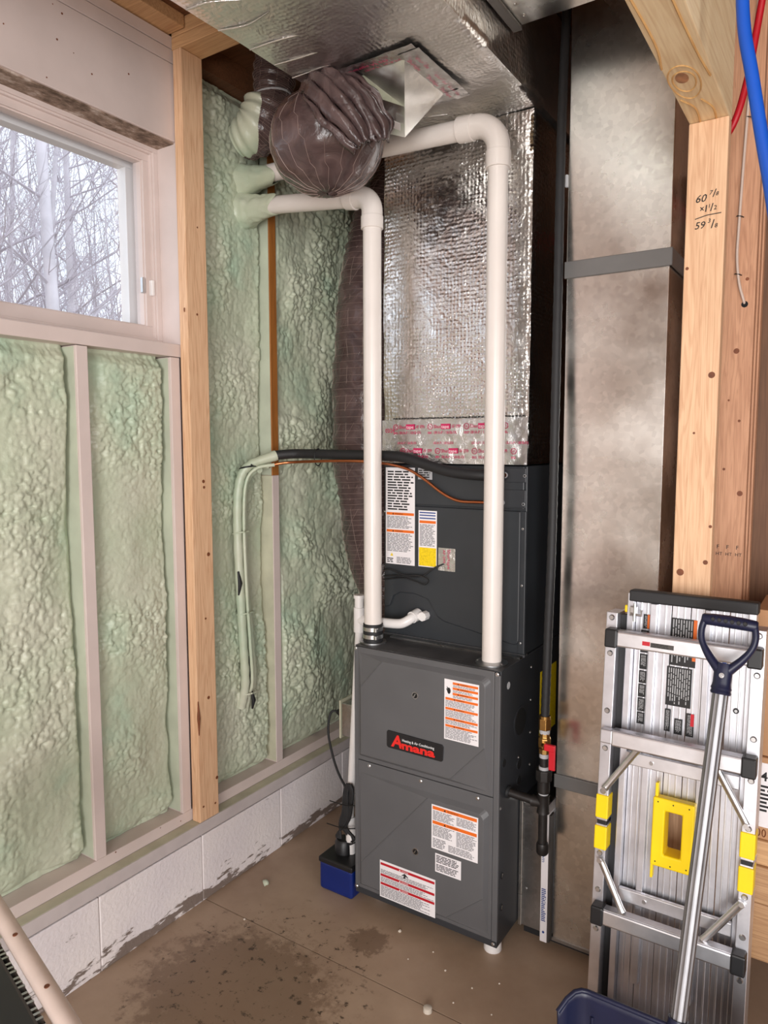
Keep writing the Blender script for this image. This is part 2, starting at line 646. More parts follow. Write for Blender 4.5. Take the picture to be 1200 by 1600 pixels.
def lettering(s, org, ax, ay, h, mat, parent, width=None, bold=0.0, shear=0.0, name='lettering'):
    """flat letters with their lower left at org, cap height about h, along ax, upright along ay"""
    co, fs = text_mesh(s, bold)
    x0, x1 = co[:, 0].min(), co[:, 0].max()
    sc_y = h / 0.72
    sc_x = sc_y if width is None else width / max(1e-6, (x1 - x0))
    ax, ay, org = Vector(ax), Vector(ay), Vector(org)
    vs = [org + ax * ((c[0] - x0) * sc_x + c[1] * sc_y * shear) + ay * (c[1] * sc_y) for c in co]
    mb = MB()
    mb.add(vs, fs)
    me = bpy.data.meshes.new(name)
    me.from_pydata(mb.v, [], mb.f)
    return link(name, me, mat, parent)


def fine_print(org, ax, ay, w, h, rows, mat, parent, seed=1, fill=0.55, name='fine_print', ragged=True):
    """rows of tiny printed words, each word a thin bar"""
    rnd = random.Random(seed)
    ax, ay, org = Vector(ax), Vector(ay), Vector(org)
    mb = MB()
    rh = h / rows
    for r in range(rows):
        y = h - (r + 1) * rh + rh * (1 - fill) / 2
        end = w * (rnd.uniform(0.75, 1.0) if ragged else 1.0)
        x = 0
        while x < end:
            L = min(rnd.uniform(1.2, 4.5) * rh, end - x)
            if L > 0.3 * rh:
                mb.add([org + ax * x + ay * y, org + ax * (x + L) + ay * y, org + ax * (x + L) + ay * (y + rh * fill), org + ax * x + ay * (y + rh * fill)], [(0, 1, 2, 3)])
            x += L + 0.5 * rh
    me = bpy.data.meshes.new(name)
    me.from_pydata(mb.v, [], mb.f)
    return link(name, me, mat, parent)


def plate(name, org, ax, ay, w, h, mat, parent, t=0.0006, label=None):
    """thin label or strip: lower-left corner org, thickness t along ax x ay"""
    ax, ay, org = Vector(ax), Vector(ay), Vector(org)
    o = MB().prism([org, org + ax * w, org + ax * w + ay * h, org + ay * h], ax.cross(ay) * t).build(name, mat, parent)
    if label:
        o['label'] = label
    return o


SCREW = None


def screw(loc, axis, parent, r=0.005, mat='steel', name='screw'):
    """hex-washer screw head on a surface facing axis"""
    global SCREW
    if SCREW is None:
        mb = MB().tube([(0, 0, 0), (0, 0, 0.15)], [1.25, 1.2], 10)
        mb.tube([(0, 0, 0.15), (0, 0, 0.55), (0, 0, 0.65)], [0.85, 0.85, 0.7], 6)
        SCREW = mb.build('screw', mat, None).data
        bpy.data.objects.remove(bpy.data.objects['screw'])
    o = bpy.data.objects.new(name, SCREW)
    COL.objects.link(o)
    q = Vector((0, 0, 1)).rotation_difference(Vector(axis))
    o.rotation_euler = q.to_euler()
    o.scale = (r, r, r)
    o.location = loc
    attach(o, parent)
    return o


# numpy noise ---------------------------------------------------------------
def _h(ix, iy, s):
    n = np.sin(ix * 127.1 + iy * 311.7 + s * 74.7) * 43758.5453
    return n - np.floor(n)


def vnoise(x, y, s):
    ix, iy = np.floor(x), np.floor(y)
    fx, fy = x - ix, y - iy
    fx, fy = fx * fx * (3 - 2 * fx), fy * fy * (3 - 2 * fy)
    a, b, c, d = _h(ix, iy, s), _h(ix + 1, iy, s), _h(ix, iy + 1, s), _h(ix + 1, iy + 1, s)
    return (a * (1 - fx) + b * fx) * (1 - fy) + (c * (1 - fx) + d * fx) * fy


def blobs(x, y, s, rad=0.85):
    """billowy bumps: highest of the domes of jittered cells around"""
    ix, iy = np.floor(x), np.floor(y)
    best = np.zeros_like(x)
    for dx in (-1, 0, 1):
        for dy in (-1, 0, 1):
            cx, cy = ix + dx, iy + dy
            px = cx + 0.15 + 0.7 * _h(cx, cy, s)
            py = cy + 0.15 + 0.7 * _h(cx, cy, s + 5)
            r = rad * (0.65 + 0.5 * _h(cx, cy, s + 9))
            amp = 0.55 + 0.45 * _h(cx, cy, s + 13)
            d2 = ((x - px) ** 2 + (y - py) ** 2) / (r * r)
            best = np.maximum(best, np.sqrt(np.clip(1 - d2, 0, 1)) * amp)
    return best


def grid_mesh(name, P, mat, parent, kind=None, close=None):
    """P: (n, m, 3) array of points -> one smooth sheet"""
    n, m_ = P.shape[:2]
    idx = np.arange(n * m_).reshape(n, m_)
    q = np.stack([idx[:-1, :-1], idx[1:, :-1], idx[1:, 1:], idx[:-1, 1:]], -1).reshape(-1, 4)
    me = bpy.data.meshes.new(name)
    me.vertices.add(n * m_)
    me.vertices.foreach_set('co', P.reshape(-1).astype(np.float32))
    me.loops.add(len(q) * 4)
    me.loops.foreach_set('vertex_index', q.reshape(-1).astype(np.int32))
    me.polygons.add(len(q))
    me.polygons.foreach_set('loop_start', np.arange(0, len(q) * 4, 4, dtype=np.int32))
    me.update()
    me.validate()
    for p in me.polygons:
        p.use_smooth = True
    return link(name, me, mat, parent, kind=kind)


# ------------------------------------------------------------------ the setting
def struct(o):
    o['kind'] = 'structure'
    return o


def shell(name, loc=(0, 0, 0)):
    o = bpy.data.objects.new(name, None)
    COL.objects.link(o)
    o.location = loc
    return struct(o)


JOINT = 1.666
floor = shell('floor')
box('floor_slab', 'concrete_floor', floor, (-0.3, -3.2, -0.12), (4.4, JOINT - 0.002, 0))
box('floor_slab', 'concrete_floor', floor, (-0.3, JOINT + 0.002, -0.12), (4.4, 3.3, 0))
box('joint_filler', 'black_hole', floor, (-0.3, JOINT - 0.004, -0.11), (4.4, JOINT + 0.004, -0.006))

CEIL = 2.925
ceiling = struct(box('ceiling', 'dark_wood', None, (-0.3, -3.2, CEIL), (4.4, 3.3, CEIL + 0.06)))
wall_back = struct(box('wall_back', 'dark_wood', None, (-0.3, 3.05, 0), (4.4, 3.15, CEIL)))
for x in (1.30, 1.70, 2.1):
    box('stud', 'plywood', wall_back, (x, 2.961, 0), (x + 0.038, 3.05, CEIL))
box('noggin', 'plywood', wall_back, (1.338, 2.961, 1.40), (1.70, 3.05, 1.438))
wr_ = MB().box(4.3, -3.2, 0, 4.4, -2.25, CEIL).box(4.3, 0.25, 0, 4.4, 3.3, CEIL).box(4.3, -2.25, 0, 4.4, 0.25, 0.82).box(4.3, -2.25, 2.38, 4.4, 0.25, CEIL)
wall_right = struct(wr_.build('wall_right', 'dark_wood'))
# wall behind the camera with its wide door opening
wf = MB().box(-0.3, -3.2, 0, 1.78, -3.1, CEIL).box(4.12, -3.2, 0, 4.3, -3.1, CEIL).box(1.78, -3.2, 2.47, 4.12, -3.1, CEIL)
wall_front = struct(wf.build('wall_front', 'drywall'))

# exterior wall on the left: sheathing with the window hole
WY0, WY1, WZ0, WZ1 = 0.45, 1.656, 1.92, 2.562        # rough opening
S = -0.045                                            # face of the studs
mb = MB()
mb.box(-0.26, -3.2, 0, -0.135, WY0, CEIL).box(-0.26, WY1, 0, -0.135, 3.15, CEIL)
mb.box(-0.26, WY0, 0, -0.135, WY1, WZ0 - 0.04).box(-0.26, WY0, WZ1 + 0.03, -0.135, WY1, CEIL)
wall_left = struct(mb.build('wall_left', 'white_paint'))
# painted masonry course along the floor
BLOCK_Z = 0.238
edges = [-0.388 + 0.4085 * i for i in range(9)]
for i in range(8):
    box('concrete_block', 'painted_block', wall_left, (-0.1345, edges[i] + 0.0016, 0.0), (0.0, edges[i + 1] - 0.0016, BLOCK_Z), bevel=0.003)
box('mortar', 'grey_white_paint', wall_left, (-0.134, -0.38, 0), (-0.003, 2.87, BLOCK_Z - 0.002))
# timber on the masonry
box('sill_plate', 'grey_white_paint', wall_left, (-0.1345, -0.38, 0.243), (0.0, 2.87, 0.285), bevel=0.002)
box('bottom_plate', 'white_paint', wall_left, (-0.1345, -0.38, 0.2855), (S, 2.87, 0.325), bevel=0.002)
box('ledge_overspray', 'white_paint_stained', wall_left, (S + 0.001, -0.38, 0.2850), (-0.004, 2.87, 0.2858))


def stud(y, z0, z1, mat='white_paint', x0=-0.1345, w=0.038):
    return box('stud', mat, wall_left, (x0, y, z0), (S, y + w, z1), bevel=0.002)


stud(0.044, 0.325, 1.878)
stud(0.453, 0.325, 1.878)
stud(0.862, 0.325, 1.878)
stud(1.271, 0.325, 1.878)
stud(1.612, 0.325, 1.878)
stud(1.672, 0.325, 2.84)
box('top_plate', 'dark_wood', wall_left, (-0.1345, 1.740, 2.8402), (S, 3.04, 2.924))
st2 = stud(2.094, 0.325, 1.475)
st2b = stud(2.094, 1.4751, 2.84, 'brown_wood_z')
# overspray film on the side of the second stud
box('overspray', 'misted_wood', wall_left, (-0.1345, 2.0925, 1.476), (S - 0.004, 2.0938, 2.83))
box('overspray', 'white_paint_stained', wall_left, (-0.1345, 2.0925, 0.33), (S - 0.002, 2.0938, 1.474))
box('overspray', 'misted_wood', wall_left, (-0.1345, 1.2695, 0.33), (S - 0.01, 1.2708, 1.875))
box('overspray', 'misted_wood', wall_left, (-0.1345, 1.6105, 0.33), (S - 0.012, 1.6118, 1.875))
# board under the window, boards above it
box('window_sill_board', 'white_paint', wall_left, (-0.1345, -0.3, 1.880), (S + 0.002, 1.6715, 1.921), bevel=0.002)
box('wall_board', 'white_paint', wall_left, (-0.133, -0.38, WZ1), (S, 1.6705, 2.799), bevel=0.0015)
box('wall_board', 'white_paint', wall_left, (-0.133, -0.38, 2.8015), (S, 1.6705, 2.842), bevel=0.0015)
box('wall_board', 'white_paint', wall_left, (-0.133, -0.38, 2.8445), (S, 1.6705, 2.882), bevel=0.0015)
box('head_return', 'mouldy_paint', wall_left, (-0.136, WY0, WZ1 - 0.005), (S - 0.008, WY1, WZ1 + 0.001))
box('jamb_return', 'white_paint', wall_left, (-0.136, WY1, 1.9215), (S, 1.6715, WZ1 - 0.0005), bevel=0.0015)
box('jamb_return', 'white_paint', wall_left, (-0.136, WY0 - 0.015, 1.9215), (S, WY0, WZ1 - 0.0005), bevel=0.0015)
box('wall_plate', 'stud_wood_x', wall_left, (-0.1345, -0.38, 2.886), (0.022, 1.646, 2.9245), bevel=0.002)
# small nail heads and chips on the painted timber
rn = random.Random(3)
for k in range(26):
    y = rn.uniform(0.7, 1.64)
    z = rn.choice([rn.uniform(2.58, 2.79), rn.uniform(1.89, 1.915), rn.uniform(0.29, 0.32)])
    MB().tube([(S - 0.0002, y, z), (S + 0.0006, y, z)], rn.uniform(0.0015, 0.003), 8).build('nail_hole', 'knot', wall_left)


# sprayed foam in the bays
def foam_bay(y0, y1, z0, z1, seed, size, depth, amp, step=0.0042, buried=None, lip=0.03):
    ny, nz = int((y1 - y0) / step) + 1, int((z1 - z0) / step) + 1
    Y, Z = np.meshgrid(np.linspace(y0, y1, ny), np.linspace(z0, z1, nz), indexing='ij')
    wx = 0.6 * vnoise(Y * 9, Z * 9, seed + 1)
    wy = 0.6 * vnoise(Y * 9 + 30, Z * 9, seed + 2)
    a = blobs(Y / size + wx, Z / size * 1.15 + wy, seed)
    b = blobs(Y / (size * 0.45) + wx, Z / (size * 0.45) + wy, seed + 20)
    big = vnoise(Y * 5.5, Z * 3.0, seed + 3)
    calm = np.clip((vnoise(Y * 7, Z * 5, seed + 4) - 0.15) * 1.7, 0.30, 1)
    h = depth * (0.55 + 0.75 * big) + amp * calm * (a * 0.6 + b * 0.6) + 0.004 * vnoise(Y * 22, Z * 22, seed + 6)
    e = np.minimum(Y - y0, y1 - Y)
    e = np.clip((e + 0.010 * vnoise(Z * 14, Y * 0 + 3, seed + 7)) / lip, 0, 1)
    e = e * e * (3 - 2 * e)
    t = np.clip((Z - z0 - 0.025 * vnoise(Y * 18, Y * 0, seed + 8)) / 0.035, 0, 1)
    tt = np.clip((z1 - Z - 0.01) / 0.03, 0, 1)
    k = (0.35 + 0.65 * e) * (0.50 + 0.50 * np.sqrt(t)) * (0.6 + 0.4 * tt)
    X = -0.132 + h * k
    P = np.stack([X, Y, Z], -1)
    return grid_mesh('foam', P, 'spray_foam', wall_left)


foam_bay(0.082, 0.453, 0.326, 1.88, 53, 0.028, 0.044, 0.018, step=0.006)
foam_bay(0.491, 0.862, 0.326, 1.88, 61, 0.028, 0.044, 0.018, step=0.005)
foam_bay(0.90, 1.271, 0.326, 1.88, 3, 0.028, 0.044, 0.018)
foam_bay(1.309, 1.612, 0.326, 1.88, 17, 0.026, 0.044, 0.018)
foam_bay(1.70, 2.0935, 0.326, 2.835, 29, 0.032, 0.048, 0.023)
foam_bay(2.132, 3.04, 0.326, 2.835, 41, 0.042, 0.062, 0.031)

# window: frame, sash, panes
win = shell('window_1', (-0.137, 1.05, 1.92))
FX = -0.137


def ring(name, mat, y0, y1, z0, z1, wd, x0, x1, parent, wb=None):
    wb = wb or wd
    mb = MB().box(x0, y0, z0, x1, y1, z0 + wb).box(x0, y0, z1 - wd, x1, y1, z1)
    mb.box(x0, y0, z0 + wb, x1, y0 + wd, z1 - wd).box(x0, y1 - wd, z0 + wb, x1, y1, z1 - wd)
    return mb.build(name, mat, parent, bevel=0.0015)


ring('frame', 'white_paint', WY0, WY1, 1.922, WZ1, 0.018, -0.225, -0.132, win)
ring('stop_moulding', 'white_paint', WY0 + 0.015, WY1 - 0.015, 1.937, WZ1 - 0.015, 0.009, -0.215, -0.139, win)
sash = ring('sash', 'white_paint', WY0 + 0.023, WY1 - 0.023, 1.945, WZ1 - 0.023, 0.024, -0.200, -0.150, win, wb=0.040)
ring('glazing_bead', 'white_paint', WY0 + 0.044, WY1 - 0.044, 1.982, WZ1 - 0.044, 0.007, -0.192, -0.158, sash)
box('glass_pane', 'window_glass', sash, (-0.180, WY0 + 0.046, 1.983), (-0.177, WY1 - 0.046, WZ1 - 0.046))
ring('storm_track', 'pvc_white', WY0 + 0.010, WY1 - 0.010, 1.93, WZ1 - 0.01, 0.045, -0.27, -0.228, win)
latch = box('latch', 'pvc_white', win, (-0.150, WY1 - 0.036, 2.085), (-0.134, WY1 - 0.024, 2.135), bevel=0.003)
latch['label'] = 'small white window latch on the sash edge'
MB().box(-0.158, WY1 - 0.064, 2.09, -0.145, WY1 - 0.054, 2.14).build('keeper', 'steel', win, bevel=0.002)
# crank handle at the middle of the window
crank = MB().tube(smooth_path([(-0.15, 1.035, 1.965), (-0.10, 1.04, 1.972), (-0.085, 1.055, 2.0), (-0.08, 1.057, 2.075)]), 0.006, 8)
crank.tube([(-0.08, 1.057, 2.07), (-0.072, 1.057, 2.10)], 0.010, 10)
crank.build('crank_handle', 'shade_grey', win, smooth=40)

# ------------------------------------------------------------------ outdoors: ground and bare trees
struct(box('ground', 'leaf_litter', None, (-40, -25, -0.4), (-0.30, 45, -0.3)))


def make_tree(seed, height, r0, lean=0.03, twigs=True):
    rnd = random.Random(seed)
    trunk, br = MB(), MB()
    pts, p = [], Vector((0, 0, -0.4))
    d = Vector((rnd.uniform(-lean, lean), rnd.uniform(-lean, lean), 1)).normalized()
    nseg = 14
    for i in range(nseg + 1):
        pts.append(p.copy())
        p = p + d * height / nseg
        d = (d + Vector((rnd.uniform(-.05, .05), rnd.uniform(-.05, .05), 0.02))).normalized()
    rad = [r0 * (1 - 0.85 * i / nseg) for i in range(nseg + 1)]
    trunk.tube(pts, rad, 8)

    def limb(p, d, L, r, lev):
        n = 5
        q, path = p.copy(), [p.copy()]
        for i in range(n):
            d = (d + Vector((rnd.uniform(-.22, .22), rnd.uniform(-.22, .22), rnd.uniform(-.08, .2)))).normalized()
            q = q + d * L / n
            path.append(q.copy())
        br.tube(path, [r * (1 - 0.8 * i / n) for i in range(n + 1)], 4 if lev < 1 else 3, cap=False)
        if lev < 2:
            for k in range(6 if lev == 0 else 4):
                j = rnd.randint(1, n)
                dd = (d + Vector((rnd.uniform(-1, 1), rnd.uniform(-1, 1), rnd.uniform(-.3, .7)))).normalized()
                limb(path[j], dd, L * rnd.uniform(0.35, 0.6), max(0.0028, r * 0.45), lev + 1)
    for i in range(3, nseg):
        for k in range(2):
            a = rnd.uniform(0, 6.28)
            t = rnd.random()
            base = pts[i].lerp(pts[i + 1], t)
            limb(base, Vector((math.cos(a), math.sin(a), rnd.uniform(0.3, 1.0))).normalized(), height * rnd.uniform(0.10, 0.24), max(0.005, rad[i] * 0.30), 0)
    return trunk, br


PROTO = []
for sd, hgt, r0 in ((1, 11, 0.085), (2, 9, 0.065), (3, 12, 0.10), (4, 8, 0.05), (5, 10, 0.075)):
    t, b = make_tree(sd, hgt, r0)
    a = t.build('trunk', 'bark', smooth=60).data
    c = b.build('branches', 'twig').data
    for o in list(bpy.data.objects):
        if o.name in ('trunk', 'branches'):
            bpy.data.objects.remove(o)
    PROTO.append((a, c))
rt = random.Random(11)
spots = [(-5.6, 3.95, 0), (-6.0, 5.05, 2), (-6.4, 4.2, 4), (-7.0, 5.5, 1), (-8.2, 5.2, 2), (-8.6, 7.0, 0), (-9.8, 6.3, 4), (-11.0, 8.3, 1),
         (-12.0, 7.6, 2), (-13.2, 9.6, 3), (-14.6, 9.0, 0), (-16.0, 11.8, 2), (-7.6, 4.0, 3), (-10.6, 9.6, 3), (-15.5, 8.2, 1), (-18.0, 12.5, 4),
         (-6.2, 7.0, 1), (-7.4, 8.8, 3), (-8.8, 10.6, 4), (-9.6, 12.6, 0), (-6.8, 9.6, 2), (-11.5, 14.0, 3), (-5.2, 7.8, 4), (-12.5, 12.4, 1)]
near_labels = {0: 'nearest pale bare tree seen at the left of the window', 1: 'thick pale trunk of a bare tree near the window centre',
               2: 'bare tree with spreading branches at the right of the window'}
for i, (x, y, k) in enumerate(spots):
    lab = near_labels.get(i, 'bare grey winter tree in the woods outside the window')
    t = thing('bare_tree', lab, 'tree', (x, y, -0.3), 'bare trees outside the window')
    t.rotation_euler = (0, 0, rt.uniform(0, 6.28))
    t.scale = (1, 1, rt.uniform(0.9, 1.15))
    for me, nm in zip(PROTO[k], ('trunk', 'branches')):
        o = bpy.data.objects.new(nm, me)
        COL.objects.link(o)
        o.parent = t
# thicket of thin saplings further back
mb = MB()
rs = random.Random(5)
for k in range(250):
    x = -rs.uniform(7, 20)
    y = -x * (rs.uniform(0.55, 0.95) if k < 150 else rs.uniform(0.95, 1.5)) + rs.uniform(-1.5, 1.5)
    p = Vector((x, y, -0.35))
    d = Vector((rs.uniform(-.12, .12), rs.uniform(-.12, .12), 1)).normalized()
    L = rs.uniform(5, 10)
    r = rs.uniform(0.008, 0.028)
    path = [p]
    for i in range(6):
        d = (d + Vector((rs.uniform(-.1, .1), rs.uniform(-.1, .1), 0))).normalized()
        path.append(path[-1] + d * L / 6)
    mb.tube(path, [r * (1 - 0.85 * i / 6) for i in range(7)], 3, cap=False)
    for j in range(14):
        b = path[rs.randint(2, 6)]
        dd = Vector((rs.uniform(-1, 1), rs.uniform(-1, 1), rs.uniform(0, 1.2))).normalized()
        e1 = b + dd * rs.uniform(0.3, 0.8)
        e2 = e1 + (dd + Vector((rs.uniform(-.6, .6), rs.uniform(-.6, .6), rs.uniform(-.2, .6)))).normalized() * rs.uniform(0.3, 0.7)
        mb.tube([b, e1, e2], [r * 0.4, r * 0.25, 0.002], 3, cap=False)
th = mb.build('thicket', 'twig', kind='stuff')
th['label'] = 'tangle of thin grey saplings behind the bare trees'
th['category'] = 'thicket'

# ------------------------------------------------------------------ timber framing
post = thing('wall_post', 'tall fresh timber post standing on the white ledge beside the window', 'post', (-0.02, 1.69, 0.286))
box('timber', 'stud_wood_z', post, (-0.0385, 1.648, 0.2862), (-0.0005, 1.737, 2.8375), bevel=0.003)
for z, y, r in ((1.47, 1.70, 0.006), (1.45, 1.702, 0.005), (1.22, 1.715, 0.007), (0.72, 1.70, 0.006), (1.0, 1.695, 0.004), (2.02, 1.69, 0.004), (0.34, 1.665, 0.004), (0.33, 1.72, 0.004), (0.42, 1.73, 0.006), (2.3, 1.70, 0.003)):
    MB().tube([(-0.001, y, z), (0.0002, y, z)], r, 10).build('knot', 'knot', post)
MB().tube([(-0.014, 1.6475, 2.03), (-0.012, 1.649, 2.03)], 0.007, 10).build('knot', 'knot', post)
k = MB().tube([(-0.0007, 1.653, 0.60), (0.0004, 1.653, 0.66), (-0.0007, 1.652, 0.72)], [0.002, 0.006, 0.002], 6).build('bark_edge', 'knot', post)

tp = thing('partition_top_plate', 'double timber top plate running from the post under the foil duct', 'beam', (0.5, 1.69, 2.838))
box('timber', 'stud_wood_x', tp, (-0.044, 1.650, 2.8378), (0.4, 1.739, 2.8755), bevel=0.002)
box('timber', 'stud_wood_x', tp, (-0.044, 1.650, 2.8762), (0.4, 1.739, 2.9245), bevel=0.002)

rs_ = thing('framing_stud', 'timber stud with a pencilled sum, under the knotty beam', 'stud', (1.506, 1.94, 0))
box('timber', 'stud_wood_z', rs_, (1.462, 1.920, 0.0), (1.551, 1.958, 2.36), bevel=0.003)
for x, z, r in ((1.535, 1.76, 0.008), (1.538, 1.30, 0.006), (1.48, 1.27, 0.009), (1.470, 2.02, 0.004), (1.500, 1.62, 0.003), (1.546, 1.39, 0.004)):
    MB().tube([(x, 1.9197, z), (x, 1.9203, z)], r, 10).build('knot', 'knot', rs_)
AX, AZ = Vector((1, 0, 0)), Vector((0, 0, 1))
yy = 1.9192
lettering('60', (1.483, yy, 2.172), AX, AZ, 0.018, 'print_black', rs_, bold=0.006, shear=0.25)
lettering('7', (1.514, yy, 2.186), AX, AZ, 0.010, 'print_black', rs_, bold=0.010, shear=0.2)
lettering('/', (1.521, yy, 2.180), AX, AZ, 0.018, 'print_black', rs_, bold=0.010, shear=0.1)
lettering('8', (1.528, yy, 2.182), AX, AZ, 0.009, 'print_black', rs_, bold=0.010, shear=0.2)
lettering('x', (1.494, yy, 2.152), AX, AZ, 0.013, 'print_black', rs_, bold=0.010)
lettering('1', (1.506, yy, 2.148), AX, AZ, 0.016, 'print_black', rs_, bold=0.010, shear=0.1)
lettering('1', (1.514, yy, 2.156), AX, AZ, 0.009, 'print_black', rs_, bold=0.010, shear=0.1)
lettering('/', (1.517, yy, 2.148), AX, AZ, 0.018, 'print_black', rs_, bold=0.010)
lettering('2', (1.525, yy, 2.150), AX, AZ, 0.010, 'print_black', rs_, bold=0.010, shear=0.1)
MB().tube([(1.484, yy, 2.134), (1.51, yy, 2.1395), (1.542, yy, 2.1405)], 0.0011, 5).build('pen_line', 'print_black', rs_)
lettering('59', (1.484, yy, 2.110), AX, AZ, 0.017, 'print_black', rs_, bold=0.006, shear=0.2)
lettering('3', (1.513, yy, 2.121), AX, AZ, 0.010, 'print_black', rs_, bold=0.010, shear=0.15)
lettering('/', (1.520, yy, 2.108), AX, AZ, 0.020, 'print_black', rs_, bold=0.010)
lettering('8', (1.528, yy, 2.108), AX, AZ, 0.010, 'print_black', rs_, bold=0.010, shear=0.15)

hb = thing('header_beam', 'pale knotty timber beam overhead resting on the stud', 'beam', (1.506, 1.2, 2.36))
box('timber', 'stud_wood_y', hb, (1.462, 0.3, 2.3605), (1.551, 1.958, 2.74), bevel=0.003)
# the large eye-shaped knot on the underside, with its rings
for a, b, mname in ((0.013, 0.017, 'knot'),):
    MB().tube([(1.492, 1.68, 2.3600), (1.492, 1.68, 2.3608)], 1.0, 20).build('knot', 'beam_knot', hb).data.transform(
        Matrix.Translation((1.492, 1.68, 2.3602)) @ Matrix.Diagonal((0.013, 0.024, 1, 1)) @ Matrix.Translation((-1.492, -1.68, -2.3602)))
for q, (rx, ry) in enumerate(((0.022, 0.045), (0.030, 0.075))):
    path = [(1.494 + rx * math.cos(t), 1.69 + ry * math.sin(t) * (1.25 if math.sin(t) > 0 else 0.9), 2.3603) for t in np.linspace(0, 2 * math.pi, 28)]
    MB().tube(path, 0.0018, 4).build('growth_ring', 'growth_ring', hb)
for pth in ([(1.468, 1.2, 0), (1.475, 1.5, 0), (1.464, 1.62, 0)], [(1.530, 1.2, 0), (1.536, 1.55, 0), (1.544, 1.7, 0)], [(1.47, 1.78, 0), (1.49, 1.84, 0), (1.485, 1.95, 0)], [(1.51, 1.80, 0), (1.525, 1.86, 0), (1.52, 1.95, 0)]):
    MB().tube([(a, b, 2.3604) for a, b, c in smooth_path(pth)], 0.0026, 4).build('growth_ring', 'growth_ring', hb)

for i, lab in enumerate(('reddish stud carrying the white cable, front of the built-up post', 'middle stud of the built-up post behind the white cable', 'rear stud of the built-up post behind the white cable')):
    y0 = 2.32 + 0.040 * i
    rp = thing('built_up_stud', lab, 'stud', (1.533, y0, 0), 'studs of the built-up post')
    box('timber', 'stud_wood_red_z', rp, (1.488, y0, 0), (1.577 + 0.004 * i, y0 + 0.038, CEIL - 0.002), bevel=0.003)
    if i == 0:
        for x, z, r in ((1.535, 1.86, 0.008), (1.55, 1.66, 0.004), (1.56, 1.45, 0.008), (1.515, 1.52, 0.004), (1.52, 1.72, 0.003), (1.555, 2.06, 0.005)):
            MB().tube([(x, 2.3197, z), (x, 2.3203, z)], r, 10).build('knot', 'knot', rp)
        for q in range(3):
            lettering('F', (1.505 + 0.026 * q, 2.3193, 1.285), AX, AZ, 0.012, 'print_black', rp)
            lettering('HT', (1.503 + 0.026 * q, 2.3193, 1.265), AX, AZ, 0.010, 'print_black', rp)


# ------------------------------------------------------------------ furnace
FX0, FX1, FY0, FY1, FZ0, FZ1 = 0.452, 0.985, 1.938, 2.66, 0.043, 0.919
FR = thing('furnace', 'grey two-door gas furnace standing on short white feet', 'furnace', (0.72, 2.3, 0))
box('cabinet', 'furnace_dark', FR, (FX0, FY0 + 0.008, FZ0), (FX1, FY1, FZ1 - 0.002), bevel=0.002)
top = box('top_plate', 'furnace_top', FR, (FX0 - 0.001, FY0 + 0.004, FZ1 - 0.0018), (FX1 + 0.001, FY1, FZ1), bevel=0.0008)
box('flange', 'galvanised_dull', top, (0.50, 2.085, FZ1), (0.985, 2.112, FZ1 + 0.006))
box('skirt', 'furnace_dark', FR, (FX0, FY0 + 0.001, FZ0), (FX1, FY0 + 0.009, 0.064), bevel=0.0015)
box('front_flange', 'furnace_grey', FR, (FX1 - 0.018, FY0 - 0.001, 0.064), (FX1 + 0.0005, FY0 + 0.009, FZ1 - 0.012), bevel=0.002)
box('front_flange', 'furnace_grey', FR, (FX0 - 0.0005, FY0 - 0.001, 0.064), (FX0 + 0.014, FY0 + 0.009, FZ1 - 0.003), bevel=0.002)


def door(z0, z1, px0, px1, pz0, pz1, tl, br):
    """sheet-metal door: flat skin with a raised panel whose upper-left and lower-right corners fold back"""
    d = box('door', 'furnace_grey', FR, (FX0 + 0.0145, FY0 - 0.002, z0), (FX1 - 0.0185, FY0 + 0.008, z1), bevel=0.002)
    F, B, C = FY0 - 0.016, FY0 - 0.002, FY0 - 0.0035
    rim = 0.013
    c = 0.022
    # outline counter-clockwise from lower left; the upper right corner is rounded
    ur = [(px1 - c + c * math.cos(t), pz1 - c + c * math.sin(t)) for t in np.linspace(0, math.pi / 2, 6)]
    out = [(px0, pz0, F), (px1 - br[0], pz0, F), (px1, pz0, C), (px1, pz0 + br[1], F)] + [(a, b, F) for a, b in ur] + [(px0 + tl[0], pz1, F), (px0, pz1, C), (px0, pz1 - tl[1], F)]
    n = len(out)
    cx, cz = (px0 + px1) / 2, (pz0 + pz1) / 2
    vs = [(x, y, z) for x, z, y in out]
    vs += [(x + rim * (1 if x > cx else -1) * (1 if abs(x - cx) > (px1 - px0) / 2 - c else 0), B, z + rim * (1 if z > cz else -1) * (1 if abs(z - cz) > (pz1 - pz0) / 2 - c else 0)) for x, z, y in out]
    fs = [tuple([0, 1, 3] + list(range(4, n - 3)) + [n - 3, n - 1])]
    fs += [(1, 2, 3), (n - 3, n - 2, n - 1)]
    fs += [(i, (i + 1) % n, (i + 1) % n + n, i + n) for i in range(n)]
    rp_ = MB().add(vs, fs).build('raised_panel', 'furnace_grey', d, bevel=0.0015)
    for a_, b_ in (((px0, F, pz1 - tl[1]), (px0 + tl[0], F, pz1)), ((px1 - br[0], F, pz0), (px1, F, pz0 + br[1]))):
        MB().tube([a_, b_], 0.0017, 8).build('pressed_crease', 'furnace_grey', rp_, smooth=60)
    return d


ud = door(0.526, 0.9165, 0.487, 0.943, 0.553, 0.885, (0.085, 0.10), (0.115, 0.125))
ld = door(0.066, 0.5235, 0.487, 0.943, 0.092, 0.468, (0.26, 0.30), (0.125, 0.105))
PF = FY0 - 0.0163
AXM = Vector((1, 0, 0))


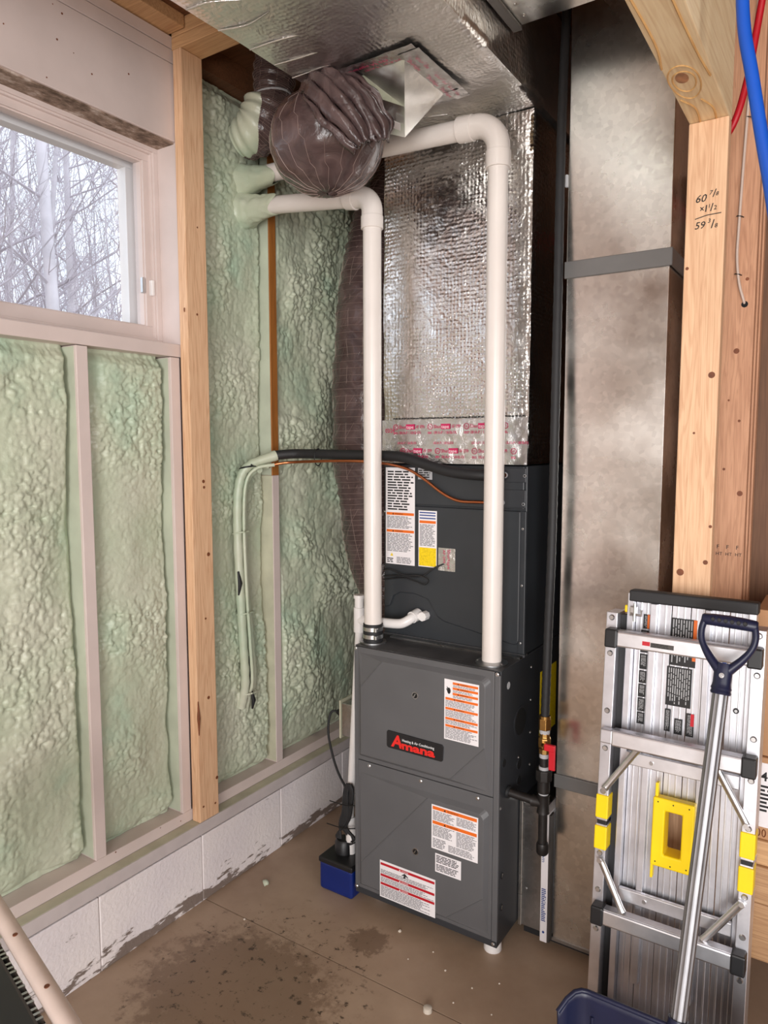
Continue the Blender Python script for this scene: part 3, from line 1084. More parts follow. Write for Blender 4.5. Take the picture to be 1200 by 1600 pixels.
def keyhole(x, z, parent):
    k = MB().tube([(x, PF + 0.002, z), (x, PF - 0.0015, z)], [0.013, 0.011], 20).build('knob_ring', 'steel', parent, smooth=40)
    MB().tube([(x, PF - 0.0010, z), (x, PF - 0.0022, z)], 0.009, 18).build('knob_recess', 'black_hole', k)
    MB().bar((x - 0.004, PF - 0.003, z - 0.005), (x + 0.003, PF - 0.003, z + 0.006), 0.003, 0.0015, (0, 1, 0)).build('knob_slot', 'steel', k)


keyhole(0.700, 0.797, ud)
keyhole(0.703, 0.276, ld)
for x, z in ((0.513, 0.512), (0.714, 0.511), (0.916, 0.509), (0.976, 0.910), (0.974, 0.056), (0.459, 0.910), (0.459, 0.066)):
    screw((x, FY0 - 0.002, z), (0, -1, 0), FR, 0.0052)

# name badge
bd = MB().prism([(x, PF, z) for x, z in
                 [(0.601, 0.604), (0.798, 0.603), (0.803, 0.608), (0.805, 0.652), (0.800, 0.658), (0.600, 0.662), (0.595, 0.657), (0.595, 0.609)]], (0, -0.004, 0)).build('badge', 'black_plastic', ud, bevel=0.001)
bd['label'] = 'black name badge with red letters'
BY = PF - 0.0046
lettering('A', (0.612, BY, 0.613), AXM, AZ, 0.040, 'logo_red', bd, width=0.044, bold=0.035, shear=0.12)
lettering('mana', (0.652, BY, 0.612), AXM, AZ, 0.026, 'logo_red', bd, width=0.124, bold=0.04)
lettering('Heating & Air Conditioning', (0.655, BY, 0.637), AXM, AZ, 0.0085, 'print_white', bd, width=0.118, bold=0.01)


def label_plate(name, x0, x1, z0, z1, y, parent, lab=None, mat='label_white'):
    return plate(name, (x0, y, z0), AXM, AZ, x1 - x0, z1 - z0, mat, parent, label=lab)


def band(x0, x1, z, h, y, mat, parent, word=None):
    b = plate('band', (x0, y - 0.0007, z), AXM, AZ, x1 - x0, h, mat, parent, t=0.0003)
    if word:
        wmat = 'print_white' if mat == 'label_red' else 'print_black'
        lettering(word, ((x0 + x1) / 2 - h * 2.4, y - 0.0012, z + h * 0.22), AXM, AZ, h * 0.55, wmat, b)
        tri = x0 + (x1 - x0) / 2 - h * 3.6
        MB().add([(tri, y - 0.0012, z + h * 0.18), (tri + h * 0.8, y - 0.0012, z + h * 0.18), (tri + h * 0.4, y - 0.0012, z + h * 0.85)], [(0, 1, 2)]).build('warning_triangle', wmat, b)
    return b


def prints(x0, x1, z0, z1, rows, y, parent, seed, mat='print_grey'):
    return fine_print((x0, y - 0.0009, z0), AXM, AZ, x1 - x0, z1 - z0, rows, mat, parent, seed)


L1 = label_plate('warning_label', 0.806, 0.924, 0.680, 0.872, PF, ud, 'tall white label with orange bands')
for z, x0 in ((0.858, 0.835), (0.842, 0.835), (0.825, 0.835), (0.807, 0.810), (0.776, 0.810), (0.744, 0.810), (0.721, 0.810)):
    band(x0, 0.921, z, 0.0075, PF, 'label_orange', L1, 'WARNING')
for i, (z0, z1, x0, rows) in enumerate(((0.8505, 0.857, 0.836, 2), (0.8335, 0.841, 0.836, 2), (0.816, 0.824, 0.836, 2), (0.785, 0.806, 0.810, 6), (0.753, 0.775, 0.810, 6), (0.730, 0.743, 0.810, 4), (0.684, 0.720, 0.810, 9))):
    prints(x0, 0.921, z0, z1, rows, PF, L1, 30 + i)
hd = MB().prism([(0.822 + 0.006 * math.cos(t), PF - 0.0007, 0.836 + 0.010 * math.sin(t)) for t in np.linspace(0, 2 * math.pi, 14)[:-1]], (0, -0.0004, 0))
hd.build('pictogram', 'print_black', L1)
MB().tube([(0.815, PF - 0.001, 0.848), (0.818, PF - 0.001, 0.845), (0.814, PF - 0.001, 0.840), (0.817, PF - 0.001, 0.836)], 0.0012, 5).build('pictogram', 'print_black', L1)

L2 = label_plate('warning_label', 0.763, 0.926, 0.309, 0.455, PF, ld, 'wide white label with two orange bands')
for z in (0.440, 0.392):
    band(0.767, 0.922, z, 0.0105, PF, 'label_orange', L2, 'WARNING')
for i, (x0, x1, z0, z1, rows) in enumerate(((0.768, 0.845, 0.405, 0.437, 8), (0.852, 0.921, 0.409, 0.437, 7), (0.768, 0.845, 0.352, 0.389, 9), (0.852, 0.921, 0.340, 0.389, 12), (0.768, 0.815, 0.314, 0.346, 6), (0.824, 0.921, 0.314, 0.337, 6))):
    prints(x0, x1, z0, z1, rows, PF, L2, 50 + i)
L3 = label_plate('notice_label', 0.777, 0.869, 0.234, 0.296, PF, ld, 'small plain white label with black print')
prints(0.781, 0.864, 0.266, 0.292, 5, PF, L3, 61, 'print_black')
prints(0.781, 0.864, 0.239, 0.262, 5, PF, L3, 62, 'print_black')
L4 = label_plate('danger_label', 0.565, 0.778, 0.075, 0.204, PF, ld, 'wide white label with three red bands')
for z in (0.188, 0.149, 0.119):
    band(0.568, 0.775, z, 0.0085, PF, 'label_red', L4, 'DANGER')
for i, (z0, z1, rows) in enumerate(((0.159, 0.174, 4), (0.129, 0.147, 5), (0.079, 0.117, 10))):
    prints(0.569, 0.774, z0, z1, rows, PF, L4, 70 + i)
MB().tube([(0.652, PF - 0.001, 0.177), (0.663, PF - 0.001, 0.183), (0.676, PF - 0.001, 0.176)], [0.001, 0.0035, 0.001], 6).build('pictogram', 'print_black', L4)
MB().tube([(0.663, PF - 0.0012, 0.172), (0.663, PF - 0.0012, 0.184)], [0.004, 0.002], 8).build('pictogram', 'print_black', L4)

# right-hand side of the cabinet
SX = FX1


def side_hole(y, z, r, ring_=True):
    h = MB().tube([(SX - 0.001, y, z), (SX + 0.0012, y, z)], r, 22).build('knockout', 'black_hole', FR)
    if ring_:
        MB().tube([(SX + 0.0006, y, z), (SX + 0.0016, y, z)], r * 1.16, 22).build('knockout_rim', 'furnace_dark', h)
        MB().tube([(SX + 0.0014, y, z), (SX + 0.0020, y, z)], r * 0.98, 22).build('knockout_opening', 'black_hole', h)


side_hole(2.097, 0.716, 0.044)
side_hole(1.973, 0.625, 0.013)
side_hole(2.092, 0.577, 0.016)
side_hole(2.091, 0.524, 0.014)
for z in (0.266, 0.162):
    side_hole(1.968, z, 0.010)
    MB().tube([(SX + 0.001, 1.968, z - 0.006), (SX + 0.003, 1.970, z + 0.006)], 0.0018, 6).build('clip', 'steel', FR)
for y, z in ((2.185, 0.87), (2.185, 0.76), (2.185, 0.65), (2.186, 0.54), (1.952, 0.489), (2.09, 0.60)):
    screw((SX, y, z), (1, 0, 0), FR, 0.004)
box('rating_sticker', 'label_yellow', FR, (SX, 2.267, 0.60), (SX + 0.0006, 2.42, 0.83))
MB().tube([(SX, 2.0, 0.86), (SX + 0.0005, 2.0, 0.86)], 0.012, 8).build('sealant_smear', 'print_light', FR)
for x, y in ((0.500, 2.035), (0.950, 1.988), (0.490, 2.6), (0.950, 2.6)):
    MB().tube([(x, y, 0.0), (x, y, 0.004), (x, y, FZ0)], [0.027, 0.029, 0.027], 20).build('foot', 'pvc_white', FR, smooth=40)

# ------------------------------------------------------------------ evaporator coil cabinet
CY, CZ0, CZ1 = 2.116, 0.926, 1.526
CO = thing('coil_cabinet', 'dark charcoal coil cabinet on top of the furnace', 'coil cabinet', (0.72, 2.4, FZ1))
box('cabinet', 'coil_black', CO, (0.456, CY, CZ0), (0.988, 2.64, CZ1), bevel=0.003)
# front panel, its lower edge cut round the drain ports
pts = [(0.462, 1.02), (0.485, 1.026), (0.498, 1.062), (0.525, 1.078), (0.585, 1.080), (0.640, 1.066), (0.660, 1.035), (0.676, 1.012), (0.70, 0.998), (0.955, 0.955), (0.966, 0.962), (0.972, 0.972), (0.972, 1.385), (0.462, 1.385)]
pan = MB().prism([(x, CY, z) for x, z in pts], (0, -0.010, 0)).build('access_panel', 'coil_black', CO, bevel=0.005, seg=3)
box('upper_panel', 'coil_black', CO, (0.462, CY - 0.007, 1.390), (0.980, CY, 1.5245), bevel=0.003)
box('bracket', 'furnace_dark', CO, (0.890, CY - 0.011, 1.475), (0.987, CY - 0.0072, 1.520), bevel=0.002)
box('bracket', 'furnace_dark', CO, (0.890, CY - 0.011, 1.395), (0.987, CY - 0.0072, 1.452), bevel=0.002)
box('hem', 'coil_black', CO, (0.966, CY - 0.006, 0.93), (0.988, CY, 1.385), bevel=0.002)
for x, z, r in ((0.917, 1.497, 0.010), (0.984, 1.496, 0.0045), (0.909, 1.410, 0.009), (0.981, 1.408, 0.0045)):
    g = MB().tube([(x, CY - 0.010, z), (x, CY - 0.0145, z)], r, 18).build('grommet', 'print_light', CO)
    MB().tube([(x, CY - 0.0140, z), (x, CY - 0.0152, z)], r * 0.72, 16).build('grommet_hole', 'copper' if r > 0.008 else 'black_hole', g)
for x, z in ((0.978, 1.33), (0.978, 1.15), (0.976, 0.965), (0.466, 1.36)):
    screw((x, CY - 0.008, z), (0, -1, 0), CO, 0.0035)
box('sealant', 'furnace_top', CO, (0.456, CY - 0.004, FZ1 + 0.0005), (0.990, CY + 0.02, CZ0 + 0.002))
LP_ = CY - 0.0103
C1 = label_plate('instruction_label', 0.470, 0.588, 1.178, 1.5145, LP_, pan, 'tall white label with two orange bands')
prints(0.478, 0.583, 1.366, 1.505, 15, LP_, C1, 81, 'print_black')
band(0.474, 0.585, 1.350, 0.009, LP_, 'label_orange', C1, 'WARNING')
prints(0.476, 0.583, 1.304, 1.347, 9, LP_, C1, 82)
band(0.474, 0.585, 1.290, 0.009, LP_, 'label_orange', C1, 'WARNING')
prints(0.476, 0.583, 1.222, 1.287, 13, LP_, C1, 83)
prints(0.476, 0.505, 1.182, 1.200, 3, LP_, C1, 84, 'print_black')
prints(0.515, 0.583, 1.182, 1.205, 5, LP_, C1, 85)
MB().add([(0.489, LP_ - 0.0009, 1.206), (0.501, LP_ - 0.0009, 1.206), (0.495, LP_ - 0.0009, 1.218)], [(0, 1, 2)]).build('warning_triangle', 'label_yellow', C1)
C2 = label_plate('rating_label', 0.603, 0.674, 1.179, 1.371, LP_, pan, 'narrow white label with blue stripes and a yellow foot')
for z in (1.362, 1.353, 1.343):
    plate('stripe', (0.607, LP_ - 0.0007, z), AXM, AZ, 0.062, 0.004, 'label_blue', C2, t=0.0003)
band(0.607, 0.670, 1.328, 0.009, LP_, 'label_orange', C2)
prints(0.608, 0.669, 1.250, 1.325, 15, LP_, C2, 86)
plate('yellow_field', (0.605, LP_ - 0.0007, 1.182), AXM, AZ, 0.067, 0.063, 'label_yellow', C2, t=0.0003)
C3 = label_plate('small_label', 0.600, 0.655, 1.476, 1.5145, LP_ + 0.0005, CO, mat='print_light')
prints(0.603, 0.652, 1.48, 1.51, 4, LP_ + 0.0005, C3, 87, 'print_black')
C4 = label_plate('tape_patch', 0.680, 0.744, 1.172, 1.249, LP_, pan, 'square of foil tape with magenta print', 'foil_tape')
lettering('Shurtape', (0.715, LP_ - 0.001, 1.245), (0, 0, -1), AXM, 0.012, 'ink_magenta', C4, width=0.066)
lettering('AF 099', (0.698, LP_ - 0.001, 1.243), (0, 0, -1), AXM, 0.009, 'ink_magenta', C4, width=0.045)
# low-voltage wire poking through the tape patch
wr = thing('control_wire', 'thin black wire looped in front of the coil cabinet', 'wire', (0.55, 2.09, 1.13))
MB().tube(smooth_path([(0.70, 2.104, 1.195), (0.668, 2.094, 1.178), (0.63, 2.09, 1.150), (0.58, 2.088, 1.142), (0.52, 2.09, 1.140), (0.465, 2.10, 1.132)]), 0.0028, 6).build('wire', 'black_rubber', wr, smooth=60)
MB().tube(smooth_path([(0.465, 2.10, 1.155), (0.50, 2.088, 1.160), (0.56, 2.085, 1.146), (0.615, 2.085, 1.150), (0.652, 2.086, 1.140), (0.640, 2.084, 1.122), (0.60, 2.085, 1.130), (0.55, 2.087, 1.136), (0.465, 2.10, 1.120)]), 0.0026, 6).build('loop', 'black_rubber', wr, smooth=60)


# ------------------------------------------------------------------ supply plenum and trunk wrapped in foil
def pillow_box(name, mat, parent, a, b, step=0.02, amp=0.006, seed=1, freq=9):
    """subdivided box whose skin is softly uneven, like wrapped insulation"""
    a, b = np.array(a, float), np.array(b, float)
    bm = bmesh.new()
    vmap = {}
    def vid(p):
        k = tuple(np.round(p, 5))
        if k not in vmap:
            c = (a + b) / 2
            h = (b - a) / 2
            q = (p - c) / h
            n = np.where(np.abs(q) > 0.999, np.sign(q), 0.0)
            n = n / max(1e-6, np.linalg.norm(n))
            s_ = seed
            x, y, z = p
            v = vnoise(np.array(x * freq + z * 3.1), np.array(y * freq + z * freq * 0.8), s_) + 0.5 * vnoise(np.array(x * freq * 2.7 + 5), np.array(z * freq * 2.7 + y * 4), s_ + 3)
            nface = int((np.abs(q) > 0.999).sum())
            d = amp * (float(v) - 0.75) - (0.004 if nface > 1 else 0)
            vmap[k] = bm.verts.new(p + n * d)
        return vmap[k]
    for ax in range(3):
        u, v = [i for i in range(3) if i != ax]
        nu, nv = max(2, int((b[u] - a[u]) / step)), max(2, int((b[v] - a[v]) / step))
        U, V = np.linspace(a[u], b[u], nu + 1), np.linspace(a[v], b[v], nv + 1)
        for side in (a[ax], b[ax]):
            for i in range(nu):
                for j in range(nv):
                    q = []
                    for (ii, jj) in ((i, j), (i + 1, j), (i + 1, j + 1), (i, j + 1)):
                        p = np.zeros(3)
                        p[ax], p[u], p[v] = side, U[ii], V[jj]
                        q.append(vid(p))
                    try:
                        bm.faces.new(q)
                    except ValueError:
                        pass
    bmesh.ops.recalc_face_normals(bm, faces=bm.faces)
    me = bpy.data.meshes.new(name)
    bm.to_mesh(me)
    bm.free()
    return link(name, me, mat, parent, smooth=70)


TZ = 2.592
PL = thing('supply_plenum', 'upright supply plenum wrapped in silver bubble foil above the coil', 'duct', (0.72, 2.4, CZ1))
pillow_box('insulation', 'foil_bubble', PL, (0.454, 2.112, CZ1 + 0.002), (0.992, 2.66, TZ - 0.004), 0.022, 0.007, 3)


def tape_prints(x0, x1, z, y, parent, first=0.0):
    """repeating maker's print along a strip of foil tape"""
    x = x0 + first
    while x < x1 - 0.02:
        r = 0.010
        ringp = [(x + r + r * 0.9 * math.cos(t), y, z + 0.006 + r * 0.9 * math.sin(t)) for t in np.linspace(0, 2 * math.pi, 15)]
        MB().tube(ringp, 0.0009, 4).build('ring_mark', 'ink_magenta', parent)
        lettering('UL', (x + r * 0.5, y, z + 0.003), AXM, AZ, 0.007, 'ink_magenta', parent, width=r)
        prints(x + 0.002, x + 0.020, z - 0.018, z - 0.010, 2, y + 0.0009, parent, int(x * 1000), 'ink_magenta')
        if x + 0.125 < x1 + 0.03:
            lettering('Shur', (x + 0.024, y, z + 0.001), AXM, AZ, 0.012, 'ink_magenta', parent, width=0.027)
            bx = plate('name_block', (x + 0.052, y + 0.0001, z - 0.002), AXM, AZ, 0.034, 0.017, 'ink_magenta', parent, t=0.0002)
            lettering('tape', (x + 0.054, y - 0.0006, z + 0.001), AXM, AZ, 0.011, 'print_white', bx, width=0.028)
            lettering('AF 099', (x + 0.090, y, z + 0.001), AXM, AZ, 0.012, 'ink_magenta', parent, width=0.033)
            lettering('181A-P / 181B-FX', (x + 0.025, y, z - 0.018), AXM, AZ, 0.010, 'ink_magenta', parent, width=0.085)
        x += 0.135


def crumpled_strip(name, x0, x1, z0, z1, y, parent, seed, amp=0.0018, nx=60, nz=10):
    X, Z = np.meshgrid(np.linspace(x0, x1, nx), np.linspace(z0, z1, nz), indexing='ij')
    Y = y - amp * (vnoise(X * 60, Z * 60, seed) + 0.5 * vnoise(X * 140, Z * 140, seed + 1))
    E = 0.003 * (vnoise(X * 40, Z * 0, seed + 2) - 0.5)
    Z2 = Z + E * (Z == z1)
    return grid_mesh(name, np.stack([X, Y, Z2], -1), 'foil_tape', parent)


TPY = 2.1065
for i, (z0, z1, tz, first) in enumerate(((1.607, 1.676, 1.646, 0.045), (1.585, 1.612, 1.597, 0.02), (1.530, 1.592, 1.566, 0.075))):
    tpz = crumpled_strip('foil_tape', 0.456, 0.990, z0, z1, TPY - 0.0007 * i, PL, 5 + i)
    if i != 1:
        tape_prints(0.456, 0.985, tz, TPY - 0.0036 - 0.0007 * i, tpz, first)
    else:
        for x in (0.52, 0.66, 0.80, 0.92):
            lettering('181A-P / 181B-FX', (x, TPY - 0.0045, 1.594), AXM, AZ, 0.009, 'ink_magenta', tpz, width=0.075)
lettering('03/24', (0.470, TPY - 0.0037, 1.634), AXM, AZ, 0.015, 'ink_magenta', PL, width=0.036)
# dotted ink line at the top of the tape
for k in range(42):
    x = 0.50 + 0.0115 * k
    MB().bar((x, TPY - 0.0006, 1.681 + 0.0012 * math.sin(k * 2.3)), (x + 0.007, TPY - 0.0006, 1.681), 0.004, 0.0006, (0, 1, 0)).build('ink_dash', 'print_black', PL)

TR = thing('supply_duct', 'wide overhead supply duct wrapped in silver foil', 'duct', (0.75, 1.6, TZ))
pillow_box('insulation', 'foil_trunk', TR, (0.487, 0.15, TZ), (1.008, 2.75, 2.905), 0.022, 0.010, 9, 6)
# folds in the wrap on the underside
rf = random.Random(8)
for k in range(13):
    y = 0.95 + 0.095 * k + rf.uniform(-0.02, 0.02)
    x1 = rf.uniform(0.62, 0.86)
    pth = smooth_path([(0.492 + 0.01 * rf.random(), y, TZ - 0.001), ((0.492 + x1) / 2, y + rf.uniform(0.0, 0.02), TZ - 0.002), (x1, y + rf.uniform(0.01, 0.05), TZ + 0.001)], 5)
    MB().tube(pth, [0.0035 * (1 - abs(i / len(pth) - 0.3)) for i in range(len(pth))], 6, sq=(0.6, 1.2)).build('wrap_fold', 'foil_trunk', TR, smooth=80)

# ------------------------------------------------------------------ sheet-metal takeoff with taped flange
TK = thing('duct_takeoff', 'tapered sheet-metal takeoff taped beneath the foil trunk', 'duct fitting', (0.74, 1.8, TZ))
b0 = [(0.675, 1.665, TZ - 0.006), (0.815, 1.665, TZ - 0.006), (0.815, 1.885, TZ - 0.006), (0.675, 1.885, TZ - 0.006)]
l0 = [(0.665, 1.700, 2.548), (0.772, 1.735, 2.500), (0.700, 1.855, 2.478), (0.640, 1.845, 2.500)]
mb = MB()
mb.add(b0 + l0, [(0, 1, 2, 3), (4, 7, 6, 5), (0, 4, 5, 1), (1, 5, 6, 2), (2, 6, 7, 3), (3, 7, 4, 0)])
hood = mb.build('hood', 'galvanised', TK)
for i, (a0, a1) in enumerate((((0.640, 1.615), (0.865, 1.668)), ((0.808, 1.640), (0.872, 1.925)), ((0.64, 1.880), (0.872, 1.93)), ((0.635, 1.64), (0.682, 1.9)))):
    X, Y = np.meshgrid(np.linspace(a0[0], a1[0], 26), np.linspace(a0[1], a1[1], 26), indexing='ij')
    Z = TZ - 0.009 - 0.003 * vnoise(X * 60, Y * 60, i) - 0.0005 * i
    tpe = grid_mesh('foil_tape', np.stack([X, Y, Z], -1), 'foil_tape', TK)
    if i == 1:
        for q, yy_ in enumerate((1.70, 1.80, 1.875)):
            lettering('Shurtape', (0.818, yy_ - 0.03, TZ - 0.0145), (0, 1, 0), (1, 0, 0), 0.012, 'ink_magenta', tpe, width=0.06)
            lettering('181A-P / 181B', (0.842, yy_ - 0.03, TZ - 0.0145), (0, 1, 0), (1, 0, 0), 0.009, 'ink_magenta', tpe, width=0.062)
    if i == 0:
        lettering('Shurtape AF 099', (0.66, 1.632, TZ - 0.0145), (1, 0, 0), (0, 1, 0), 0.012, 'ink_magenta', tpe, width=0.12)
        lettering('181A-P / 181B-FX', (0.70, 1.650, TZ - 0.0145), (1, 0, 0), (0, 1, 0), 0.009, 'ink_magenta', tpe, width=0.11)
tag_c = Vector((0.712, 1.792, 2.487))
u = (Vector(l0[1]) - Vector(l0[2])).normalized()
nn = (Vector(l0[1]) - Vector(l0[0])).cross(Vector(l0[3]) - Vector(l0[0])).normalized()
if nn.z > 0:
    nn = -nn
vv = nn.cross(u)
plate('sticker', tag_c + nn * 0.0015 - u * 0.018 - vv * 0.012, u, vv, 0.036, 0.024, 'label_white', hood)

# ------------------------------------------------------------------ flexible ducts in plum sleeves
BALL = thing('bagged_flex_duct', 'bulging plum flex duct end tied off under the foil trunk', 'flex duct', (0.5, 1.75, 2.46))
n, m_ = 72, 60
U, V = np.meshgrid(np.linspace(0, 2 * np.pi, n), np.linspace(0.02, np.pi - 0.02, m_), indexing='ij')
ple = 0.045 * np.sin(U * 9 + 2 * np.sin(V * 2)) * np.clip(np.cos(V) * 1.4, 0, 1) + 0.05 * (vnoise(U * 1.3 + 9, V * 2.2, 3) - 0.5) + 0.02 * vnoise(U * 4, V * 5, 8)
R_ = 1 + ple
BC = np.array([0.492, 1.755, 2.474])
Xb = BC[0] + 0.170 * R_ * np.sin(V) * np.cos(U)
Yb = BC[1] + 0.165 * R_ * np.sin(V) * np.sin(U)
Zb = BC[2] + 0.142 * R_ * np.cos(V)
Xb[-1], Yb[-1], Zb[-1] = Xb[0], Yb[0], Zb[0]
sl = grid_mesh('sleeve', np.stack([Xb, Yb, Zb], -1), 'flex_sleeve', BALL)
mb = MB()
bcv = Vector(BC)
for i in range(0, n - 1, 4):
    pth = [Vector((Xb[(i + j // 9) % (n - 1), j], Yb[(i + j // 9) % (n - 1), j], Zb[(i + j // 9) % (n - 1), j])) for j in range(6, m_ - 2, 2)]
    mb.tube([q + (q - bcv).normalized() * 0.0006 for q in pth], 0.0007, 3, cap=False)
mb.build('scrim', 'scrim_thread', sl)
MB().tube([(0.575, 1.70, 2.53), (0.580, 1.70, 2.60)], 0.075, 24).build('collar', 'flex_sleeve', BALL, smooth=40)
# gathered flap hanging at the right of the bulge
for (pp, ww, sd) in (([(0.535, 1.640, 2.592), (0.590, 1.606, 2.555), (0.645, 1.598, 2.490), (0.690, 1.612, 2.425), (0.712, 1.630, 2.372)], [0.045, 0.060, 0.066, 0.058, 0.030], 1),
                     ([(0.600, 1.650, 2.575), (0.660, 1.640, 2.530), (0.705, 1.645, 2.470), (0.735, 1.655, 2.415), (0.742, 1.665, 2.385)], [0.03, 0.045, 0.052, 0.045, 0.02], 4)):
    pth = smooth_path(pp, 8)
    wid = np.interp(np.linspace(0, len(pp) - 1, len(pth)), range(len(pp)), ww)
    toc = Vector((0.55, -0.83, 0.0))
    G = np.zeros((len(pth), 28, 3))
    for i, c_ in enumerate(pth):
        tg = (pth[min(i + 1, len(pth) - 1)] - pth[max(i - 1, 0)]).normalized()
        ac = tg.cross(toc).normalized()
        for k in range(28):
            t = k / 27 * 2 - 1
            dep = 0.030 * (1 - t * t) + 0.009 * math.sin(t * 11 + sd + 0.12 * i) + 0.004 * math.sin(t * 23 + i * 0.4)
            q = c_ + ac * (t * wid[i] * (1 + 0.06 * math.sin(i * 0.7 + sd))) + toc * dep
            G[i, k] = q
    fo = grid_mesh('gathered_flap', G, 'flex_sleeve', BALL)
    sd_ = fo.modifiers.new('thickness', 'SOLIDIFY')
    sd_.thickness = 0.006
    sd_.offset = -1


def flex_tube(name, parent, pts, rads, seed, ribs=0.035, amp=0.004, n=28, threads=12, mat='flex_sleeve'):
    pth = smooth_path(pts, 14)
    rad = np.interp(np.linspace(0, len(pts) - 1, len(pth)), range(len(pts)), rads)
    s_ = np.concatenate([[0], np.cumsum([(pth[i + 1] - pth[i]).length for i in range(len(pth) - 1)])])
    rad = rad + amp * np.sin(s_ / ribs * 2 * math.pi)
    mb = MB().tube(pth, list(rad), n, cap=True)
    rnd = np.random.RandomState(seed)
    vs = np.array(mb.v)
    ctr = np.repeat(np.array([list(p) for p in pth]), n, axis=0)
    d = vs - ctr
    wob = 1 + 0.10 * (vnoise(vs[:, 2] * 11 + vs[:, 0] * 9, vs[:, 1] * 14, seed) - 0.5)
    vs = ctr + d * wob[:, None]
    mb.v = [tuple(v) for v in vs]
    o = mb.build(name, mat, parent, smooth=80)
    L = len(pth)
    sm = MB()
    off = lambda i, a: Vector(vs[i * n + a % n]) + (Vector(vs[i * n + a % n]) - pth[i]).normalized() * 0.0005
    for k in range(threads):
        sm.tube([off(i, int(k * n / threads)) for i in range(1, L - 1, 2)], 0.0006, 3, cap=False)
        sm.tube([off(i, int(k * n / threads) + i // 2) for i in range(1, L - 1, 2)], 0.0004, 3, cap=False)
    for i in range(1, L - 1):
        sm.tube([off(i, a) for a in range(n + 1)], 0.0006, 3, cap=False)
    sm.build('scrim', 'scrim_thread', o)
    return o


FV = thing('vertical_flex_duct', 'long plum flex duct hanging between the foam wall and the plenum', 'flex duct', (0.28, 2.36, 1.0))
flex_tube('sleeve', FV, [(0.36, 2.46, 2.62), (0.30, 2.40, 2.45), (0.262, 2.36, 2.2), (0.250, 2.35, 1.85), (0.252, 2.35, 1.5), (0.275, 2.36, 1.22), (0.320, 2.38, 0.98), (0.36, 2.44, 0.80)],
          [0.12, 0.135, 0.14, 0.150, 0.148, 0.137, 0.115, 0.10], 5)
FW = thing('wall_flex_duct', 'short plum flex duct dropping from the ceiling into the foam wall', 'flex duct', (0.06, 1.95, 2.55))
flex_tube('sleeve', FW, [(0.105, 1.985, 2.92), (0.10, 1.975, 2.85), (0.095, 1.965, 2.77)], [0.072, 0.07, 0.062], 6, threads=8)
low = flex_tube('lower_sleeve', FW, [(0.095, 1.965, 2.785), (0.09, 1.955, 2.74), (0.06, 1.94, 2.675), (-0.02, 1.93, 2.645)], [0.055, 0.080, 0.080, 0.06], 9, threads=8)
tie = [(0.095 + 0.066 * math.cos(t), 1.965 + 0.066 * math.sin(t), 2.782 + 0.008 * math.sin(t + 1)) for t in np.linspace(0, 2 * math.pi, 24)]
MB().tube(tie, 0.004, 6).build('zip_tie', 'print_light', FW, smooth=60)
# pale foam splashed over the wall side of the lower sleeve
co = [v.co.copy() for v in low.data.vertices]
nr = 28
rows = len(co) // nr
mb = MB()
lv = Vector((-0.80, -0.55, -0.25)).normalized()
i0 = int(rows * 0.25)
for i in range(i0, rows):
    c_ = sum((co[i * nr + k] for k in range(nr)), Vector()) / nr
    for k in range(nr):
        d_ = (co[i * nr + k] - c_).normalized()
        t = min(1, max(0, (d_.dot(lv) + 0.15 - 0.9 * max(0, 0.45 - i / rows)) / 0.45))
        mb.v.append(tuple(co[i * nr + k] + d_ * (-0.005 + 0.012 * t * t * (3 - 2 * t))))
for i in range(rows - i0 - 1):
    for k in range(nr):
        mb.f.append((i * nr + k, i * nr + (k + 1) % nr, (i + 1) * nr + (k + 1) % nr, (i + 1) * nr + k))
mb.build('foam_overspray', 'spray_foam', FW, smooth=80)

# ------------------------------------------------------------------ white vent pipes
PR = 0.0302


def fitting(name, mat, parent, p, q, r, taper=0.0):
    return MB().tube([p, q], r, 28).build(name, mat, parent, smooth=40, bevel=0.0015)


PA = thing('intake_vent_pipe', 'white plastic vent pipe nearer the wall, rising from the black coupling', 'pipe', (0.482, 2.006, 0.93))
xa, ya = 0.482, 2.006
MB().tube([(xa, ya, 0.955), (xa, ya, 2.345)], PR, 28).build('riser', 'pvc', PA, smooth=40)
MB().tube([(xa, ya, 2.300)] + [(xa, ya, 2.335)] + arc((xa - 0.052, ya, 2.348), (1, 0, 0), (0, 0, 1), 0.052, 8, 0, math.radians(82)) + [(xa - 0.085, ya, 2.405)], 0.0345, 28).build('elbow', 'pvc', PA, smooth=40)
fitting('hub', 'pvc', PA, (xa, ya, 2.292), (xa, ya, 2.332), 0.0368)
fitting('hub', 'pvc', PA, (xa - 0.062, ya, 2.400), (xa - 0.100, ya, 2.4065), 0.0368)
MB().tube([(xa - 0.07, ya, 2.402), (0.02, ya, 2.447), (-0.13, ya, 2.462)], PR, 28).build('run', 'pvc', PA, smooth=40)
cp = MB().tube([(xa, ya, 0.922), (xa, ya, 0.985)], 0.034, 28).build('rubber_coupling', 'black_rubber', PA, smooth=40, bevel=0.002)
for z in (0.936, 0.962):
    cl = MB().tube([(xa, ya, z), (xa, ya, z + 0.013)], 0.0352, 28).build('hose_clamp', 'steel', PA, smooth=40)
    MB().box(xa + 0.024, ya - 0.034, z - 0.001, xa + 0.036, ya - 0.020, z + 0.014).build('clamp_screw', 'steel', cl, bevel=0.003)
MB().tube([(xa, ya, 0.9192), (xa, ya, 0.924)], 0.046, 24).build('base_flange', 'galvanised_dull', PA, smooth=40)

